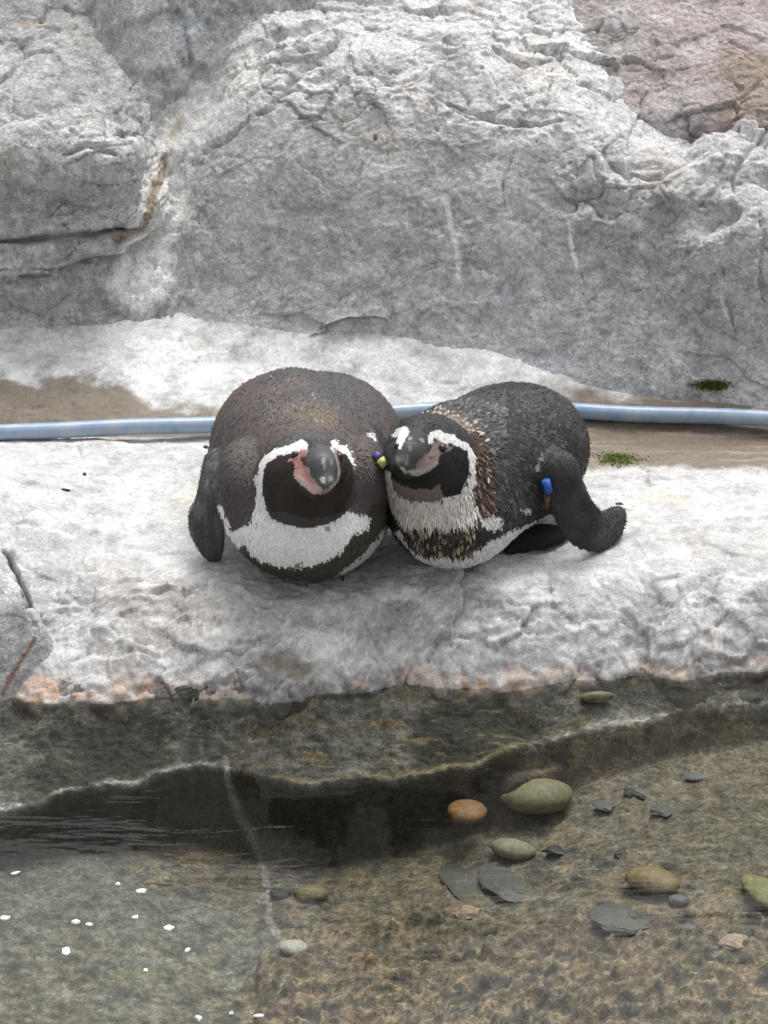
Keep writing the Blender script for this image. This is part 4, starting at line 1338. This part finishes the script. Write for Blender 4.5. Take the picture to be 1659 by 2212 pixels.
paint(col, V, N, px, py, fb & (part == 'body'), [
    (C2((240, 960), (430, 930), (560, 920), (700, 910), (740, 990), (900, 960), (880, 990), (740, 1080), (620, 1125), (380, 1115), (270, 1040)), (.030, .027, .026), 1),
    (C2((330, 1100), (230, 980), (262, 972), (380, 1112), (620, 1122), (730, 1080), (900, 985), (1060, 925), (1180, 870), (1230, 930), (1000, 1050), (780, 1150), (650, 1230), (540, 1240), (420, 1210)), (.70, .70, .69), 1),
    (C2((690, 830), (800, 870), (890, 920), (850, 975), (790, 980), (730, 910)), (.62, .62, .60), 1),
    (C2((970, 850), (1050, 850), (1030, 880), (980, 870)), (.55, .55, .54), .9),
    (C2((1060, 620), (1090, 540), (1140, 560), (1130, 590), (1080, 630)), (.34, .32, .31), .9),
    (C2((1200, 1150), (1300, 1120), (1370, 740), (1400, 560), (1420, 900)), (.4, .4, .39), .7),
])
hs_ = fb & (V[:, 1] < .07)
paint(col, V, N, px, py, hs_, [
    (C2((180, 620), (218, 640), (225, 740), (330, 790), (500, 790), (620, 760), (690, 620), (712, 690), (720, 850), (690, 930), (560, 950), (430, 962), (300, 952), (220, 870), (175, 760)), (.70, .69, .66), 1),
    (C2((640, 330), (700, 320), (820, 540), (820, 860), (770, 890), (690, 800), (705, 640), (700, 470), (660, 420)), (.075, .048, .038), 1),
    (C2((400, 265), (520, 262), (690, 320), (710, 390), (640, 390), (520, 305), (390, 305)), (.20, .155, .13), .9),
], 3)
hd = (part == 'head')
col[hd & (col.mean(1) < .2)] = (.042, .042, .044)
paint(col, V, N, px, py, hs_, [
    (H2((140, 950), (200, 840), (360, 1000), (520, 1020), (700, 960), (830, 800), (900, 690), (1040, 610), (1150, 580), (1270, 690), (1285, 900), (1210, 1150), (1090, 1310), (920, 1290), (760, 1215), (480, 1205), (300, 1155), (150, 1060)), (.014, .014, .014), 1),
    (H2((160, 1040), (300, 1150), (480, 1200), (740, 1210), (850, 1130), (905, 1290), (760, 1400), (400, 1370), (220, 1260)), (.19, .155, .135), 1),
    (H2((690, 540), (690, 420), (740, 355), (860, 340), (905, 395), (1050, 400), (1120, 470), (1250, 535), (1340, 650), (1375, 800), (1365, 1000), (1390, 1110), (1300, 1180), (1180, 1200), (1280, 980), (1280, 780), (1250, 640), (1140, 590), (1000, 530), (930, 540), (870, 520), (770, 450), (750, 550)), (.78, .78, .76), 1),
    (H2((160, 440), (240, 320), (370, 280), (415, 370), (360, 460), (325, 540), (270, 640), (210, 540), (250, 450)), (.86, .87, .86), 1),
], 1.4)
paint(col, V, N, px, py, hs_ & (part == 'head'), [
    (H2((720, 640), (760, 530), (830, 480), (950, 560), (1050, 600), (950, 660), (860, 700), (820, 820), (740, 900), (600, 985), (460, 1010), (380, 930), (520, 900), (500, 850), (640, 700)), (.26, .20, .19), 1),
    (H2((380, 930), (560, 915), (700, 880), (800, 790), (840, 820), (730, 930), (560, 1010), (440, 1005)), (.40, .36, .31), .9),
    (H2((265, 880), (330, 875), (395, 985), (340, 975)), (.42, .41, .39), 1),
    (H2((840, 600), (930, 570), (960, 610), (870, 640)), (.10, .06, .06), 1),
    (H2((690, 730), (790, 730), (760, 760), (700, 770)), (.09, .055, .055), 1),
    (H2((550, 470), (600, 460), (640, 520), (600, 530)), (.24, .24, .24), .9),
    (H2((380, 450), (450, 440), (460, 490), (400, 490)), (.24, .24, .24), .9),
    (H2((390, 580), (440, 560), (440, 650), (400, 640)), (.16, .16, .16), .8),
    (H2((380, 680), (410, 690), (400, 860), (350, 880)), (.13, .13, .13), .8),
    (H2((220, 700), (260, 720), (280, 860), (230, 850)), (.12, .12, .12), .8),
], .8)
fl = part == 'flipper'
col[fl] = (.038, .038, .040)
col = mixc(col, (.060, .060, .061), .7 * fl * sstep(-.2, .4, pn(V, 45, 540)))
col = mixc(col, (.08, .075, .072), .5 * (fl & (py < 1030)))
axb = unit((.45, .85, 0))
def flow2(P):
    f = np.tile(np.array([.35, .65, -.25]), (len(P), 1)); fr_ = sstep(.06, -.03, P[:, 1])[:, None]
    return f * (1 - fr_) + np.array([.1, .1, -1.0]) * fr_
def down(P): return np.tile(np.array([.05, -.25, -1.0]), (len(P), 1))
jr = .0
pale = [(.74, .72, .67), (.66, .63, .57), (.78, .77, .74), (.55, .47, .40)]
brown = [(.065, .042, .034), (.10, .068, .054), (.048, .031, .026), (.06, .04, .033), (.19, .145, .115)]
R_ = lambda *p: in_poly(px, py, C2(*p)) & (V[:, 1] < .10) & (facing > -.1)
ruff = R_((185, 660), (230, 760), (330, 795), (500, 800), (620, 770), (690, 720), (720, 850), (690, 900), (560, 920), (430, 930), (300, 920), (220, 850)) & (part == 'body')
brn = R_((690, 380), (740, 400), (820, 540), (820, 860), (770, 890), (690, 800), (720, 620), (700, 470)) & (part == 'body')
brst = R_((260, 960), (430, 950), (560, 940), (690, 930), (720, 1000), (700, 1080), (620, 1120), (400, 1100), (320, 1050)) & (part == 'body')
scal = R_((540, 160), (900, 160), (880, 430), (800, 540), (720, 380), (640, 320), (520, 280)) & (part == 'body')
nape = R_((390, 260), (520, 255), (700, 320), (720, 400), (640, 390), (520, 305), (390, 300)) & (part == 'body')
fe = [feathers(V, N, col, part == 'flipper', 8000, lambda P: np.tile(np.array([.45, -.1, -.8]), (len(P), 1)), .0035, .0015, .0003, 40, .2),
      feathers(V, N, col, part == 'body', 30000, flow2, .0065, .0026, .0007, 31, .26),
      feathers(V, N, col, (part == 'head') & (V[:, 1] > -.055), 4500, flow2, .0028, .0014, .0003, 32, .12),
      feathers(V, N, col, ruff, 1800, down, .0095, .0017, .0022, 33, .10, pale),
      feathers(V, N, col, R_((230, 850), (330, 880), (500, 890), (640, 870), (710, 840), (700, 910), (560, 935), (430, 945), (300, 935)) & (part == 'body'), 330, down, .0155, .0018, .0040, 38, .10, pale),
      feathers(V, N, col, brn, 420, flow2, .0075, .0036, .0014, 34, .3, brown),
      feathers(V, N, col, brst, 170, down, .0125, .0055, .004, 35, .35, [(.10, .07, .05), (.22, .17, .11), (.035, .03, .028), (.05, .045, .04), (.30, .25, .17)]),
      feathers(V, N, col, brst, 120, down, .012, .006, .004, 39, .35, [(.03, .028, .027), (.045, .04, .038)]),
      feathers(V, N, col, scal, 420, flow2, .0085, .0050, .0025, 36, .3, [(.10, .10, .10), (.065, .065, .066), (.15, .15, .15)]),
      feathers(V, N, col, nape, 150, flow2, .009, .0032, .0016, 37, .3, [(.30, .25, .21), (.42, .38, .33), (.20, .15, .12)])]
org = np.array([.13, .12, 0.0])
bird2 = finish_bird("penguin", V, F, col, fe, org, "moulting charcoal penguin with ragged white ruff, brown loose feathers and a blue flipper band",
    (part == 'head') & hs_ & (V[:, 1] < -.045) & (in_poly(px, py, H2((210, 480), (420, 500), (700, 560), (840, 800), (600, 1000), (330, 1000), (200, 800)))))
for q in (H2((905, 600))[0],):
    p = surf_at(q, V, part == 'head'); sphere(p - org - vw * .0015, .0056, "eye", M_EYE, bird2)
p = surf_at(H2((215, 560))[0], V, part == 'head'); sphere(p - org - vw * .0015, .004, "eye", M_EYE, bird2)
# single moulted feathers along the neck, each one its own piece
fm = np.array([[0, 0, 0], [.4, .20, .10], [.8, .17, .16], [1, 0, .18], [.8, -.17, .16], [.4, -.20, .10]])
me_ = {}
LOOSE = [((700, 335), 14, .9, 0), ((715, 380), 12, 0, 0), ((740, 410), 15, 0, 0), ((772, 448), 14, 0, 0), ((760, 540), 12, 1, 1), ((735, 610), 13, 1, 1), ((790, 610), 12, 1, 1), ((797, 660), 13, 1, 0),
         ((730, 680), 13, 1, 1), ((745, 745), 14, 1, 1), ((775, 700), 12, 1, 1), ((755, 815), 18, 1, 1), ((785, 860), 13, 1, 1), ((700, 745), 11, 1, 1), ((430, 270), 11, 0, 0), ((470, 275), 11, 0, 0), ((500, 285), 10, 0, 0),
         ((650, 1050), 12, 1, 2), ((610, 990), 13, 1, 1), ((580, 1085), 13, 1, 2), ((490, 1060), 12, 1, 2), ((655, 995), 12, 1, 1), ((380, 1000), 12, 1, 3), ((530, 980), 11, 1, 3)]
MF = [plain_mat("pale_feather", (.46, .42, .37), .8, .2, 300), plain_mat("brown_feather", (.16, .105, .082), .8, .3, 300), plain_mat("buff_feather", (.30, .24, .15), .8, .3, 300), plain_mat("grey_feather", (.12, .12, .115), .8, .3, 300)]
for i, (q, L_, dn, mi) in enumerate(LOOSE):
    i0 = surf_at(C2(q)[0], V, part == 'body')
    j = ((V - i0) ** 2).sum(1).argmin(); n_ = N[j]
    fl_ = (down if dn >= 1 else flow2)(i0[None])[0] + rng.normal(0, .45, 3)
    t = unit(fl_ - n_ * (fl_ @ n_)); bb_ = np.cross(n_, t)
    if mi not in me_:
        me_[mi] = make_mesh("loose_feather", fm, np.array([[0, 1, 5], [1, 2, 4], [1, 4, 5], [2, 3, 4]])); me_[mi].materials.append(MF[mi])
    o = link("loose_feather", me_[mi], None, bird2)
    s_ = L_ / 1000.0 * .72
    o.matrix_local = Matrix([[t[0] * s_, bb_[0] * s_, n_[0] * s_, i0[0] - org[0] + n_[0] * .0015], [t[1] * s_, bb_[1] * s_, n_[1] * s_, i0[1] - org[1] + n_[1] * .0015], [t[2] * s_, bb_[2] * s_, n_[2] * s_, i0[2] - org[2] + n_[2] * .0015], [0, 0, 0, 1]])
bp_ = W(*C2((1138, 715))[0], y=.018)
band(bird2, bp_ - org, (.25, -.1, -1), .0058, .007, .017, (1, 0, 0), (.025, .10, .42), "flipper_band")
band(bird2, W(*C2((1136, 800))[0], y=.022) - org, (-.1, .1, -1), .0042, .007, .017, (1, 0, 0), (.13, .06, .045), "flipper_band")
# foot shape, its black standing in for the shade beside the belly
fq = W(*C2((1120, 1075))[0], z=.006)
fq = W(*C2((1075, 1045))[0], z=.012)
Vf, Tf = pebble_mesh("foot", (.050, .028, .011), 5, 0, .45)
Vs, Fs, k = [Vf + fq + np.array([0, .012, 0])], [Tf], len(Vf)
for dx, dy in ((-.030, -.022), (-.012, -.017), (.008, -.008)):      # blunt toes
    v, t_ = pebble_mesh("toe", (.016, .009, .007), 6, 0, .9)
    Vs.append(v + fq + np.array([dx, dy + .012, -.004])); Fs.append(t_ + k); k += len(v)
link("foot", make_mesh("foot", np.concatenate(Vs) - org, np.concatenate(Fs)), plain_mat("foot_shade", (.018, .017, .017), .9, spec=.15), bird2)
